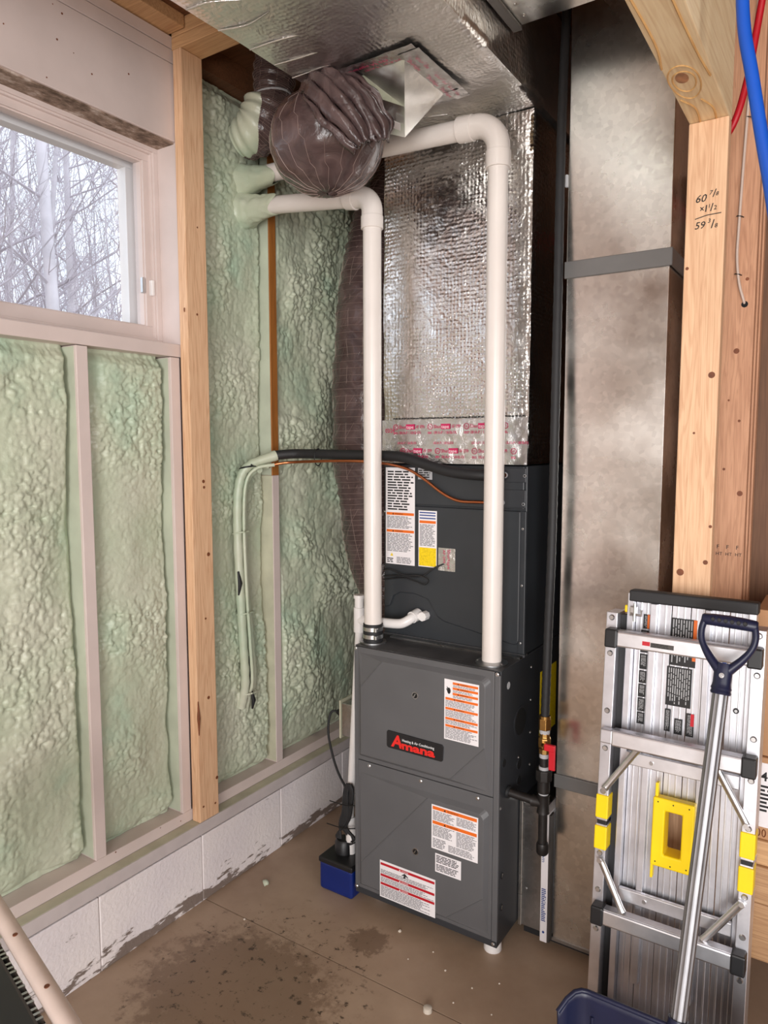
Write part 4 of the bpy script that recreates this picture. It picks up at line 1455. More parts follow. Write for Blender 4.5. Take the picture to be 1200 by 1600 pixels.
PB = thing('exhaust_vent_pipe', 'white plastic vent pipe in front of the foil plenum with a top elbow', 'pipe', (0.925, 2.006, 0.93))
xb, yb = 0.925, 2.006
MB().tube([(xb, yb, 0.9225), (xb, yb, 2.42)], PR, 28).build('riser', 'pvc', PB, smooth=40)
MB().tube([(xb, yb, 2.40), (xb, yb, 2.445)] + arc((xb - 0.075, yb, 2.450), (1, 0, 0), (0, 0, 1), 0.075, 10, 0, math.radians(86)) + [(xb - 0.11, yb, 2.5265)], 0.0345, 28).build('elbow', 'pvc', PB, smooth=40)
fitting('hub', 'pvc', PB, (xb, yb, 2.392), (xb, yb, 2.440), 0.0372)
fitting('hub', 'pvc', PB, (xb - 0.080, yb, 2.5245), (xb - 0.128, yb, 2.5275), 0.0372)
MB().tube([(xb - 0.09, yb, 2.525), (0.5, yb, 2.540), (-0.13, yb, 2.560)], PR, 28).build('run', 'pvc', PB, smooth=40)
MB().tube([(xb, yb, 0.9192), (xb, yb, 0.9235), (xb, yb, 0.928)], [0.050, 0.050, 0.033], 28).build('base_flange', 'galvanised_dull', PB, smooth=40)
for dx, dy in ((-0.041, -0.012), (0.040, -0.014)):
    screw((xb + dx, yb + dy, 0.9235), (0, 0, 1), PB, 0.0045)
# foam collars where the two pipes enter the wall
for (y, z, sd) in ((ya, 2.452, 3), (yb, 2.556, 7)):
    U, V = np.meshgrid(np.linspace(0, 2 * np.pi, 40), np.linspace(0, 1, 26), indexing='ij')
    rad = PR + 0.003 + 0.030 * (1 - V) ** 2.2 * (1 + 0.5 * vnoise(U * 1.2, V * 3, sd)) + 0.016 * blobs(U * 1.6 + 40, V * 6.5, sd) * (1 - V * 0.85)
    rad = np.where(V > 0.98, PR + 0.0005, rad)
    X = -0.115 + 0.185 * V + 0.02 * np.sin(U * 2 + sd) * V
    P = np.stack([X, y + rad * np.cos(U), z - 0.004 - V * 0.004 + rad * np.sin(U)], -1)
    P[-1] = P[0]
    grid_mesh('foam_collar', P, 'spray_foam', wall_left)

# ------------------------------------------------------------------ refrigerant lines
RL = thing('refrigerant_lines', 'black insulated line and thin copper line crossing to the coil, bundled down the foam wall', 'pipe', (0.4, 2.07, 1.55))
MB().tube(smooth_path([(0.040, 2.012, 1.554), (0.085, 2.045, 1.559), (0.14, 2.065, 1.560), (0.30, 2.068, 1.558), (0.42, 2.070, 1.556), (0.55, 2.070, 1.552), (0.65, 2.066, 1.528), (0.75, 2.064, 1.505), (0.85, 2.068, 1.497), (0.915, 2.104, 1.497)], 8), 0.0175, 16).build('insulated_line', 'black_rubber', RL, smooth=60)
MB().tube(smooth_path([(0.030, 1.985, 1.512), (0.06, 2.015, 1.524), (0.12, 2.045, 1.530), (0.30, 2.048, 1.536), (0.45, 2.05, 1.534), (0.56, 2.075, 1.516), (0.63, 2.085, 1.482), (0.70, 2.090, 1.435), (0.76, 2.092, 1.411), (0.83, 2.093, 1.409), (0.908, 2.106, 1.410)], 8), 0.0052, 10).build('copper_line', 'copper', RL, smooth=60)
for i, (dy, dx, r, z1, st) in enumerate(((-0.016, 0.0, 0.0165, 0.60, (0.045, 2.016, 1.5545)), (0.012, -0.004, 0.0085, 0.575, (0.034, 1.990, 1.514)), (0.001, 0.016, 0.0065, 0.64, (0.05, 2.0, 1.520)), (0.030, -0.010, 0.0115, 0.60, (0.0, 1.975, 1.50)))):
    pth = smooth_path([st, (-0.012 + dx, 1.950 + dy, 1.518 - 0.006 * i), (-0.040 + dx, 1.925 + dy, 1.45), (-0.050 + dx, 1.922 + dy, 1.30), (-0.050 + dx, 1.93 + dy, 1.05), (-0.045 + dx, 1.938 + dy * 1.2, 0.85), (-0.045 + dx, 1.945 + dy * 1.2, 0.70), (-0.070 + dx, 1.945 + dy, z1)], 9)
    mb = MB().tube(pth, [(0.0190 if i == 0 and k < 4 else r) * (1 + 0.07 * math.sin(k * 1.9 + i)) for k in range(len(pth))], 12)
    mb.build('foam_coated_line', 'spray_foam', RL, smooth=70)
for z, y in ((1.27, 1.925), (0.965, 1.937), (1.50, 1.94), (0.655, 1.95)):
    ringp = [(-0.05 + 0.03 * math.cos(t), y + 0.034 * math.sin(t), z + 0.006 * math.cos(t)) for t in np.linspace(-0.3, 2 * math.pi - 0.2, 18)]
    if z == 1.50:
        ringp = [(p[0] + 0.028, p[1], p[2] + 0.01) for p in ringp]
    MB().tube(ringp + [(ringp[-1][0] + 0.01, ringp[-1][1] - 0.02, ringp[-1][2] + 0.006)], 0.003, 6).build('cable_tie', 'black_plastic' if z in (1.50,) else 'spray_foam', RL, smooth=60)
for z0, z1, y in ((0.80, 0.69, 1.945), (0.66, 0.59, 1.955), (1.13, 1.04, 1.895)):
    MB().tube([(-0.040, y, z0), (-0.035, y + 0.004, (z0 + z1) / 2), (-0.045, y + 0.006, z1)], [0.004, 0.009, 0.004], 8, sq=(0.8, 1)).build('bare_patch', 'black_rubber', RL, smooth=60)
for x in (0.20, 0.43):
    MB().tube([(x, 2.068 + 0.0205 * math.cos(t), 1.548 + 0.031 * math.sin(t)) for t in np.linspace(0, 2 * math.pi, 20)], 0.002, 5).build('cable_tie', 'black_plastic', RL, smooth=60)

# ------------------------------------------------------------------ coil drain, condensate pump, outlet
DR = thing('drain_pipe', 'narrow white drain pipe with a tee, running down beside the furnace', 'pipe', (0.41, 2.06, 0.14))
dx_, dy_ = 0.390, 2.055
MB().tube([(dx_, dy_, 0.96), (dx_, dy_, 1.062)], 0.0165, 20).build('stub', 'pvc_white', DR, smooth=40)
MB().tube([(dx_, dy_, 0.93), (dx_, dy_, 1.020)], 0.0200, 20).build('tee', 'pvc_white', DR, smooth=40, bevel=0.0015)
MB().tube([(dx_, dy_, 1.052), (dx_, dy_, 1.064)], 0.0195, 20).build('collar', 'pvc_white', DR, smooth=40)
MB().tube([(dx_, dy_, 0.975), (dx_ + 0.045, dy_ - 0.002, 0.975)], 0.0195, 20).build('tee_branch', 'pvc_white', DR, smooth=40)
MB().tube(smooth_path([(dx_ + 0.03, dy_, 0.975), (0.50, 2.055, 0.978), (0.555, 2.055, 0.982), (0.578, 2.06, 0.990), (0.595, 2.075, 1.003), (0.600, 2.10, 1.010)], 6), 0.0165, 20).build('trap_elbow', 'pvc_white', DR, smooth=40)
MB().tube([(0.594, 2.078, 1.004), (0.600, 2.112, 1.011)], 0.0205, 20).build('collar', 'pvc_white', DR, smooth=40)
MB().tube([(0.629, 2.084, 1.010), (0.629, 2.114, 1.010)], 0.0165, 8).build('port_plug', 'pvc_white', DR, smooth=30, bevel=0.001)
MB().tube([(dx_, dy_, 0.94), (0.350, 2.045, 0.21)], 0.0145, 20).build('downpipe', 'pvc_white', DR, smooth=40)
MB().tube(smooth_path([(0.352, 2.045, 0.235), (0.358, 2.04, 0.205), (0.376, 2.02, 0.185), (0.379, 2.015, 0.165)]), 0.020, 20).build('elbow', 'pvc_white', DR, smooth=40)
MB().tube([(0.379, 2.015, 0.17), (0.379, 2.015, 0.121)], 0.0145, 20).build('tailpiece', 'pvc_white', DR, smooth=40)

CP = thing('condensate_pump', 'small blue condensate pump with a black lid on the floor by the furnace', 'pump', (0.37, 2.04, 0))
box('tank', 'pump_blue', CP, (0.292, 1.936, 0.0), (0.437, 2.18, 0.108), bevel=0.012, seg=3)
lid = box('lid', 'black_plastic', CP, (0.290, 1.934, 0.100), (0.439, 2.182, 0.122), bevel=0.006, seg=3)
MB().tube([(0.350, 2.01, 0.12), (0.350, 2.01, 0.160), (0.350, 2.01, 0.170)], [0.034, 0.033, 0.026], 20).build('motor_housing', 'black_plastic', CP, smooth=40)
MB().tube(smooth_path([(0.375, 2.0, 0.158), (0.40, 1.985, 0.175), (0.43, 1.99, 0.195)]), 0.003, 6).build('wire', 'black_rubber', CP, smooth=60)

OB = thing('outlet_box', 'galvanised outlet box with a pale cover fixed beside the furnace', 'outlet', (0.32, 2.12, 0.58))
box('box', 'galvanised_dull', OB, (0.2855, 2.085, 0.515), (0.345, 2.160, 0.640), bevel=0.004)
box('cover_plate', 'white_paint_stained', OB, (0.279, 2.080, 0.505), (0.285, 2.165, 0.650), bevel=0.002)
box('bracket', 'galvanised_dull', OB, (0.3455, 2.10, 0.53), (0.4515, 2.15, 0.62))

CD = thing('power_cord', 'black power cord plugged into the outlet box and tied in a coil', 'cord', (0.36, 2.1, 0.2))
MB().tube([(0.279, 2.115, 0.590), (0.262, 2.112, 0.590), (0.248, 2.109, 0.592)], [0.017, 0.015, 0.009], 14).build('plug', 'black_plastic', CD, smooth=40)
MB().tube(smooth_path([(0.252, 2.11, 0.592), (0.232, 2.10, 0.592), (0.224, 2.09, 0.565), (0.232, 2.075, 0.51), (0.268, 2.055, 0.44), (0.305, 2.04, 0.39), (0.352, 2.025, 0.35)]), 0.0044, 8).build('lead', 'black_rubber', CD, smooth=60)
for k in range(5):
    o_ = (k - 2) * 0.0055
    pth = smooth_path([(0.368 + o_ * 0.6, 2.018 + abs(o_) * .2, 0.375), (0.380 + o_ * 0.5, 2.016, 0.355), (0.374 + o_, 2.014 - o_ * 0.3, 0.30), (0.366 + o_, 2.01, 0.255), (0.352 + o_, 2.008, 0.215), (0.375 + o_ * 1.2 + 0.012, 2.005, 0.172 + abs(o_)), (0.352 + o_ * 0.5, 2.0, 0.150 + 0.004 * k), (0.332 - o_ * 0.9, 2.002, 0.175), (0.345 + o_, 2.006, 0.225), (0.356 + o_, 2.01, 0.27), (0.356 + o_ * 0.7, 2.014, 0.34), (0.366 + o_ * 0.6, 2.018, 0.375)])
    MB().tube(pth, 0.0044, 8).build('loop', 'black_rubber', CD, smooth=60)
for z, x in ((0.308, 0.372), (0.218, 0.358)):
    MB().tube([(x - 0.075, 1.995, z - 0.004), (x - 0.035, 1.993, z - 0.002), (x, 1.992, z), (x + 0.03, 2.0, z + 0.004), (x + 0.055, 2.02, z + 0.004)], 0.002, 5).build('tie', 'black_plastic', CD, smooth=60)

# ------------------------------------------------------------------ gas line
GL = thing('gas_line', 'black gas line with brass fittings and a red valve handle beside the furnace', 'gas pipe', (1.097, 2.015, 0.36))
gx, gy = 1.097, 2.015
pth = smooth_path([(gx, gy, 0.77), (gx + 0.004, gy, 1.0), (gx + 0.010, gy, 1.3), (gx + 0.010, gy + 0.005, 1.6), (gx + 0.004, gy + 0.025, 2.0), (gx - 0.008, gy + 0.06, 2.5), (gx - 0.012, gy + 0.10, 2.92)], 24)
MB().tube(pth, [0.0128 + 0.0006 * math.sin(i * 2.2) for i in range(len(pth))], 16).build('flexible_tube', 'black_rubber', GL, smooth=60)
MB().tube([(gx, gy, 0.742), (gx, gy, 0.776)], 0.0195, 6).build('flare_nut', 'brass', GL, bevel=0.002)
MB().tube([(gx, gy, 0.770), (gx, gy, 0.785)], 0.0165, 16).build('ferrule', 'brass', GL, smooth=40)
MB().tube([(gx, gy, 0.730), (gx, gy, 0.742)], 0.0155, 16).build('thread_tape', 'print_light', GL, smooth=40)
MB().tube([(gx, gy, 0.668), (gx, gy, 0.683), (gx, gy, 0.690), (gx, gy, 0.715), (gx, gy, 0.72), (gx, gy, 0.732)], [0.017, 0.017, 0.0195, 0.0195, 0.016, 0.016], 8).build('valve_body', 'brass', GL, bevel=0.001)
MB().tube([(gx, gy - 0.01, 0.70), (gx + 0.012, gy - 0.026, 0.70)], 0.008, 12).build('valve_stem', 'brass', GL, smooth=40)
hn = MB().box(gx + 0.012, gy - 0.038, 0.692, gx + 0.046, gy - 0.026, 0.712).box(gx + 0.026, gy - 0.036, 0.635, gx + 0.046, gy - 0.028, 0.70)
hn.build('valve_handle', 'red_plastic', GL, bevel=0.003)
MB().tube([(gx, gy, 0.615), (gx, gy, 0.67)], 0.0135, 18).build('nipple', 'black_iron', GL, smooth=40)
MB().tube([(gx, gy, 0.655), (gx, gy, 0.668)], 0.0145, 16).build('thread_tape', 'print_light', GL, smooth=40)
MB().tube([(gx, gy, 0.616), (gx, gy, 0.628)], 0.0150, 16).build('thread_tape', 'print_light', GL, smooth=40)
MB().tube([(gx, gy, 0.585), (gx, gy, 0.618)], 0.0255, 8).build('union_nut', 'black_iron', GL, bevel=0.002)
MB().tube([(gx, gy, 0.545), (gx, gy, 0.587)], 0.0185, 18).build('union_body', 'black_iron', GL, smooth=40, bevel=0.002)
MB().tube([(gx, gy, 0.540), (gx, gy, 0.548)], 0.0150, 16).build('thread_tape', 'print_light', GL, smooth=40)
tee = MB().tube([(gx, gy, 0.482), (gx, gy, 0.492), (gx, gy, 0.53), (gx, gy, 0.540)], [0.0195, 0.0175, 0.0175, 0.0195], 18)
tee.tube([(gx, gy, 0.512), (gx - 0.026, gy - 0.002, 0.512), (gx - 0.034, gy - 0.002, 0.512)], [0.0165, 0.0165, 0.0185], 18)
tee.build('tee', 'black_iron', GL, smooth=40)
MB().tube([(gx - 0.025, gy - 0.002, 0.512), (FX1 - 0.002, gy - 0.012, 0.522)], 0.0133, 18).build('furnace_nipple', 'black_iron', GL, smooth=40)
MB().tube([(FX1 + 0.008, gy - 0.0115, 0.521), (FX1, gy - 0.012, 0.522)], 0.020, 18).build('grommet', 'black_rubber', GL, smooth=40)
MB().tube([(gx, gy, 0.375), (gx, gy, 0.484)], 0.0133, 18).build('drip_leg', 'black_iron', GL, smooth=40)
MB().tube([(gx, gy, 0.350), (gx, gy, 0.356), (gx, gy, 0.380), (gx, gy, 0.386)], [0.015, 0.0185, 0.0185, 0.0165], 18).build('cap', 'black_iron', GL, smooth=40)

# ------------------------------------------------------------------ return air duct
RD = thing('return_duct', 'tall galvanised return duct rising from floor to ceiling', 'duct', (1.25, 2.3, 0.0))
RY = 2.092
box('lower_section', 'galvanised', RD, (1.108, RY, 0.032), (1.392, 2.48, 2.085), bevel=0.002)
box('upper_section', 'galvanised', RD, (1.106, RY, 2.0855), (1.394, 2.48, 2.92), bevel=0.002)
MB().box(1.102, RY - 0.007, 2.072, 1.399, RY - 0.0005, 2.120).box(1.3945, RY - 0.006, 2.072, 1.400, 2.48, 2.120).build('drive_cleat', 'cleat_grey', RD, bevel=0.002)
MB().box(1.104, RY - 0.007, 0.535, 1.399, RY - 0.0005, 0.578).box(1.3925, RY - 0.006, 0.535, 1.400, 2.48, 0.578).build('drive_cleat', 'cleat_grey', RD, bevel=0.002)
box('bottom_hem', 'galvanised_dull', RD, (1.106, RY - 0.004, 0.030), (1.394, RY - 0.0005, 0.040))
box('skid', 'black_rubber', RD, (1.00, RY + 0.03, 0.0), (1.38, 2.47, 0.0298))
MB().box(1.098, RY - 0.006, 2.33, 1.106, RY + 0.004, 2.365).build('clip', 'print_light', RD, bevel=0.002)

FB = thing('filter_boot', 'low sheet-metal boot joining the return duct to the furnace side', 'duct fitting', (1.03, 2.2, 0.03))
box('boot', 'galvanised_dull', FB, (0.9865, 2.105, 0.031), (1.072, 2.5, 0.452), bevel=0.002)
box('seam', 'galvanised', FB, (0.9865, 2.098, 0.031), (0.999, 2.1045, 0.458), bevel=0.002)
box('seam', 'galvanised', FB, (0.9995, 2.098, 0.444), (1.072, 2.1045, 0.454), bevel=0.002)
screw((1.012, 2.105, 0.16), (0, -1, 0), FB, 0.004)

AF = thing('air_filter', 'edge of a white air filter slotted between boot and return duct', 'filter', (1.09, 2.3, 0.05))
box('frame', 'label_white', AF, (1.0765, 2.062, 0.032), (1.099, 2.56, 0.452), bevel=0.001)
box('media', 'shade_grey', AF, (1.0992, 2.064, 0.034), (1.1062, 2.091, 0.45))
lettering('.com', (1.0795, 2.0612, 0.335), (0, 0, -1), (1, 0, 0), 0.012, 'label_blue', AF, width=0.04)
fine_print((1.080, 2.0612, 0.10), (1, 0, 0), AZ, 0.015, 0.11, 18, 'label_blue', AF, 5)
MB().tube([(1.088, 2.0615, 0.065), (1.088, 2.0608, 0.065)], 0.004, 10).build('mark', 'label_blue', AF)

RT = thing('overhead_return_duct', 'bare galvanised duct end overhead, right of the foil trunk', 'duct', (1.2, 1.5, 2.70))
box('duct', 'galvanised', RT, (1.030, 0.2, 2.702), (1.440, 1.897, 2.915), bevel=0.002)
box('drive_cleat', 'cleat_grey', RT, (1.012, 0.2, 2.692), (1.038, 1.903, 2.7015), bevel=0.003)
for y in (1.80, 1.86):
    MB().tube([(1.06, y, 2.7015), (1.06, y, 2.699)], 0.004, 10).build('rivet', 'steel', RT)


# ------------------------------------------------------------------ folded aluminium ladder platform leaning by the duct
LD = thing('folding_ladder_platform', 'folded aluminium ladder and work platform with yellow fittings, leaning upright', 'ladder', (1.51, 1.72, 0))
LK = 0.1 / 1.2
LU = Vector((0, LK, 1)).normalized()
LN = Vector((0, -1, LK)).normalized()
LX = Vector((1, 0, 0))


def lp(x, u, d):
    return Vector((x, 1.70, 0)) + LU * u + LN * d


def lbox(name, mat, x0, x1, u0, u1, d0, d1, parent=LD, bevel=0.0015, label=None):
    o = MB().obox(lp((x0 + x1) / 2, (u0 + u1) / 2, (d0 + d1) / 2), LX, LU, LN, (x1 - x0) / 2, (u1 - u0) / 2, (d1 - d0) / 2).build(name, mat, parent, bevel=bevel)
    if label:
        o['label'] = label
    return o


# outer rails: upper and lower halves meet at the yellow hinge bumpers
for x0, x1 in ((1.333, 1.360), (1.662, 1.690)):
    lbox('outer_rail', 'aluminium', x0, x1, 0.651, 1.178, -0.075, 0.0)
    lbox('outer_rail', 'aluminium', x0, x1, 0.012, 0.641, -0.075, 0.0)
    lbox('bumper', 'yellow_plastic', x0 - 0.002, x1 + 0.002, 0.657, 0.716, -0.045, 0.004, bevel=0.003)
    lbox('bumper', 'yellow_plastic', x0 - 0.002, x1 + 0.002, 0.578, 0.637, -0.045, 0.004, bevel=0.003)
    lbox('hinge_gap', 'black_plastic', x0 + 0.002, x1 - 0.002, 0.640, 0.654, -0.07, -0.002)
    for u in (1.165, 1.075, 0.93, 0.835, 0.725, 0.568, 0.475, 0.375):
        MB().tube([lp((x0 + x1) / 2, u, 0), lp((x0 + x1) / 2, u, 0.0035)], [0.0075, 0.005], 12).build('rivet', 'steel', LD, smooth=40)
# rungs with black end caps
for u in (0.155, 0.425, 0.872, 1.118):
    lbox('rung', 'aluminium_bright', 1.368, 1.660, u - 0.019, u + 0.019, 0.001, 0.032, bevel=0.004)
    lbox('rung_tread', 'aluminium', 1.370, 1.658, u + 0.0192, u + 0.021, 0.003, 0.030)
    for x0, x1 in ((1.340, 1.370), (1.657, 1.688)):
        if u == 0.872 and x0 < 1.5:
            lbox('rung_end', 'aluminium', x0, x1, u - 0.016, u + 0.018, 0.001, 0.03, bevel=0.003)
        else:
            lbox('end_cap', 'black_plastic', x0, x1, u - 0.023, u + 0.023, -0.002, 0.036, bevel=0.004)
# platform: inner rails, planks, top edge
for x0, x1 in ((1.376, 1.392), (1.650, 1.666)):
    lbox('inner_rail', 'aluminium', x0, x1, 0.015, 1.228, -0.070, -0.028)
widths = [(1.392, 1.434), (1.434, 1.478), (1.478, 1.522), (1.522, 1.566), (1.566, 1.608), (1.608, 1.650)]
for (a, b) in widths:
    spans = ((0.015, 0.604), (0.714, 1.207)) if 1.47 < a < 1.53 else ((0.015, 1.207),)
    for s0, s1 in spans:
        pl = lbox('deck_plank', 'aluminium', a + 0.0008, b - 0.0008, s0, s1, -0.062, -0.050, bevel=0.001)
        for t in (0.32, 0.68):
            xm = a + (b - a) * t
            lbox('plank_ridge', 'aluminium_bright', xm - 0.0022, xm + 0.0022, s0 + 0.001, s1 - 0.001, -0.0505, -0.0475, pl, bevel=0.0012)
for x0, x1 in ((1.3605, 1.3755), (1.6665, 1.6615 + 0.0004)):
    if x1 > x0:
        lbox('gap_shade', 'black_rubber', x0, x1, 0.04, 1.17, -0.06, -0.034, bevel=0)  # black strip standing in for the shade between outer and inner rail
for a, b in ((1.430, 1.446), (1.556, 1.570)):
    lbox('stiffener', 'aluminium', a, b, 0.25, 1.206, -0.0495, -0.034)
lbox('top_bumper', 'black_rubber', 1.379, 1.669, 1.207, 1.236, -0.070, -0.026, bevel=0.004)
for u0, u1 in ((0.800, 0.832), (0.455, 0.487)):
    cb = lbox('cross_bar', 'aluminium_bright', 1.392, 1.650, u0, u1, -0.0335, -0.020, bevel=0.002)
    for x in (1.455, 1.575):
        MB().tube([lp(x, (u0 + u1) / 2, -0.020), lp(x, (u0 + u1) / 2, -0.017)], 0.005, 10).build('rivet', 'steel', cb)
# diagonal braces
for (xa_, ua, xb_, ub) in ((1.352, 0.735, 1.428, 0.853), (1.672, 0.735, 1.604, 0.853), (1.350, 0.555, 1.412, 0.445), (1.672, 0.555, 1.596, 0.445)):
    mb = MB().tube([lp(xa_, ua, 0.006), lp(xa_ * .9 + xb_ * .1, ua * .9 + ub * .1, 0.004), lp(xa_ * .1 + xb_ * .9, ua * .1 + ub * .9, 0.012), lp(xb_, ub, 0.012)], [0.009, 0.0085, 0.0085, 0.010], 12, sq=(1, 0.8))
    br_ = mb.build('brace', 'steel', LD, smooth=50)
    MB().tube([lp(xa_, ua, 0.012), lp(xa_, ua, 0.017)], 0.006, 10).build('rivet', 'steel', br_)
# yellow handle with its slot
hx0, hx1, hu0, hu1 = 1.466, 1.561, 0.574, 0.742
sx0, sx1, su0, su1 = 1.495, 1.534, 0.606, 0.712
mb = MB()
outer = [(hx0, hu0), (hx1, hu0), (hx1, hu1), (hx0, hu1)]
inner = [(sx0, su0), (sx1, su0), (sx1, su1), (sx0, su1)]
vs = [lp(x, u, d) for d in (-0.034, -0.006) for (x, u) in outer] + [lp(x, u, d) for d in (-0.062, -0.006) for (x, u) in inner]
fs = []
for i in range(4):
    j = (i + 1) % 4
    fs += [(4 + i, 4 + j, 12 + j, 12 + i), (i, j, 8 + j, 8 + i), (i, j, 4 + j, 4 + i), (8 + i, 8 + j, 12 + j, 12 + i)]
yh = mb.add(vs, fs).build('carry_handle', 'yellow_plastic', LD, bevel=0.004, seg=3)
lbox('tab', 'yellow_plastic', 1.469, 1.476, 0.742, 0.775, -0.030, -0.012, yh)
lbox('tab', 'yellow_plastic', 1.466, 1.472, 0.540, 0.574, -0.030, -0.012, yh)
for x, u in ((1.478, 0.586), (1.513, 0.583), (1.549, 0.586), (1.478, 0.732), (1.513, 0.732), (1.549, 0.732)):
    MB().tube([lp(x, u, -0.006), lp(x, u, -0.0055)], 0.0018, 8).build('rivet_hole', 'black_hole', yh)
# warning stickers on the planks
SD = -0.0468


def sticker(x0, x1, u0, u1, rows, seed, d=SD, vertical=True, accent=None, lines='print_light'):
    s_ = lbox('sticker', 'label_black', x0, x1, u0, u1, d - 0.0004, d, LD, bevel=0)
    fine_print(lp(x0 + 0.003, u1 - 0.003, d + 0.0003), -LU, LX, (u1 - u0) - 0.006, (x1 - x0) - 0.006, rows, lines, s_, seed, 0.42)
    if accent:
        lbox('accent_stripe', accent, x1 - 0.008, x1, u1 - accent_len, u1, d + 0.0001, d + 0.0004, s_, bevel=0)
    return s_


accent_len = 0.10
sticker(1.478, 1.538, 1.060, 1.176, 9, 3, accent='label_orange')
sticker(1.474, 1.532, 0.960, 1.056, 10, 4)
accent_len = 0.035
sticker(1.412, 1.430, 1.140, 1.176, 4, 5, accent='label_orange')
for i, (u0, u1) in enumerate(((1.080, 1.136), (1.038, 1.076), (1.003, 1.034), (0.968, 1.0), (0.932, 0.965), (0.900, 0.929))):
    sticker(1.408, 1.426, u0, u1, 4, 6 + i)
accent_len = 0.03
sticker(1.474, 1.488, 0.895, 0.950, 4, 13)
sticker(1.497, 1.516, 0.892, 0.930, 6, 14)
sticker(1.524, 1.542, 0.892, 0.948, 5, 15, accent='red_plastic')
sticker(1.584, 1.606, 0.995, 1.105, 5, 16, d=-0.0485, accent='blue_pipe_plastic')
sticker(1.588, 1.607, 0.955, 0.990, 5, 17, d=-0.0485)
bc = lbox('barcode_sticker', 'label_white', 1.588, 1.606, 0.925, 0.952, -0.0489, -0.0485, LD, bevel=0)
for k in range(7):
    lbox('bar', 'print_black', 1.591, 1.603, 0.928 + k * 0.0034, 0.9295 + k * 0.0034 + 0.0006 * (k % 3), -0.0485, -0.0483, bc, bevel=0)
rl = lbox('rung_sticker', 'label_red', 1.430, 1.448, 1.112, 1.122, 0.032, 0.0324, LD, bevel=0)
rl2 = lbox('rung_sticker', 'shade_grey', 1.449, 1.502, 1.110, 1.121, 0.032, 0.0324, LD, bevel=0)
fine_print(lp(1.451, 1.111, 0.0326), LX, LU, 0.048, 0.009, 3, 'print_black', rl2, 3)
# spring latch at the upper left
lt = lbox('latch', 'steel', 1.385, 1.402, 1.172, 1.196, -0.028, -0.014, bevel=0.002)
MB().tube([lp(1.398, 1.160, -0.012), lp(1.398, 1.205, -0.012)], 0.0035, 8).build('latch_pin', 'steel', lt, smooth=40)
MB().tube([lp(1.388, 1.178, -0.012), lp(1.414, 1.176, -0.012), lp(1.414, 1.190, -0.012)], 0.003, 8).build('latch_bail', 'steel', lt, smooth=40)
lbox('latch_release', 'yellow_plastic', 1.369, 1.376, 1.178, 1.196, -0.05, -0.03, bevel=0.002)
MB().tube([lp(1.632, 0.975, -0.0495), lp(1.632, 0.975, -0.046)], 0.0065, 14).build('grommet', 'black_rubber', LD, smooth=40)
MB().tube([lp(1.632, 0.975, -0.0465), lp(1.632, 0.975, -0.045)], 0.0035, 10).build('rivet', 'steel', LD, smooth=40)
for x0, x1 in ((1.331, 1.362), (1.660, 1.692)):
    lbox('foot', 'black_rubber', x0, x1, 0.0075, 0.03, -0.078, 0.003, bevel=0.003)

# ------------------------------------------------------------------ snow shovel
SH = thing('snow_shovel', 'navy snow shovel with an aluminium shaft leaning on the folded ladder', 'shovel', (1.6, 1.4, 0))
T = Vector((1.6195, 1.672, 1.075))
B = Vector((1.5915, 1.470, 0.405))
ax = (T - B).normalized()
# fluted aluminium shaft
n = 36
vs, fs = [], []
side = ax.cross(Vector((0, 1, 0))).normalized()
oth = side.cross(ax)
P0 = B - ax * 0.10
P1 = T + ax * 0.02
for p in (P0, P1):
    for k in range(n):
        a = 2 * math.pi * k / n
        r = 0.0155 + 0.0008 * math.cos(a * 12)
        vs.append(p + (side * math.cos(a) + oth * math.sin(a)) * r)
for k in range(n):
    fs.append((k, (k + 1) % n, n + (k + 1) % n, n + k))
fs.append(tuple(range(n)))
fs.append(tuple(range(n, 2 * n)))
MB().add(vs, fs).build('shaft', 'shaft_metal', SH, smooth=50)
# D-grip
gx_ = Vector((1, 0, 0)).cross(ax).cross(ax) * -1
gx_ = (Vector((1, 0, 0)) - ax * ax.x).normalized()
fr = ax.cross(gx_).normalized()
gp = lambda a, b, c=0: T + gx_ * a + ax * b + fr * c
grip = thing_parent = MB()
grip.tube([gp(0, -0.022), gp(0, -0.018), gp(0, -0.013), gp(0, -0.009), gp(0, -0.004), gp(0, 0.002), gp(0, 0.03), gp(0, 0.045)], [0.0195, 0.0215, 0.0195, 0.0215, 0.0195, 0.0185, 0.019, 0.016], 22, sq=(1, 1))
sk = grip.build('socket', 'navy_plastic', SH, smooth=40)
for sgn in (-1, 1):
    pth = smooth_path([gp(sgn * 0.010, 0.030), gp(sgn * 0.034, 0.058), gp(sgn * 0.050, 0.085), gp(sgn * 0.054, 0.110), gp(sgn * 0.050, 0.134)], 6)
    MB().tube(pth, [0.012 - 0.004 * min(1, i / 10) for i in range(len(pth))], 14, ref=fr, sq=(1.25, 0.9)).build('yoke_arm', 'navy_plastic', SH, smooth=60)
hg = MB().tube([gp(-0.056, 0.134), gp(-0.052, 0.134), gp(-0.03, 0.135), gp(0, 0.1355), gp(0.03, 0.135), gp(0.052, 0.134), gp(0.056, 0.134)], [0.010, 0.0125, 0.0135, 0.014, 0.0135, 0.0125, 0.010], 18).build('hand_grip', 'navy_plastic', SH, smooth=60)
for k in range(6):
    c_ = gp(-0.032 + 0.0128 * k, 0.135)
    nf = -fr if fr.y > 0 else fr
    MB().tube([c_ + nf * 0.0125, c_ + nf * 0.0148], [0.0052, 0.0040], 6).build('grip_dimple', 'black_rubber', hg)
nf = -fr if fr.y > 0 else fr
sc_ = screw(gp(0, 0.018) + nf * 0.0185, nf, SH, 0.0045)
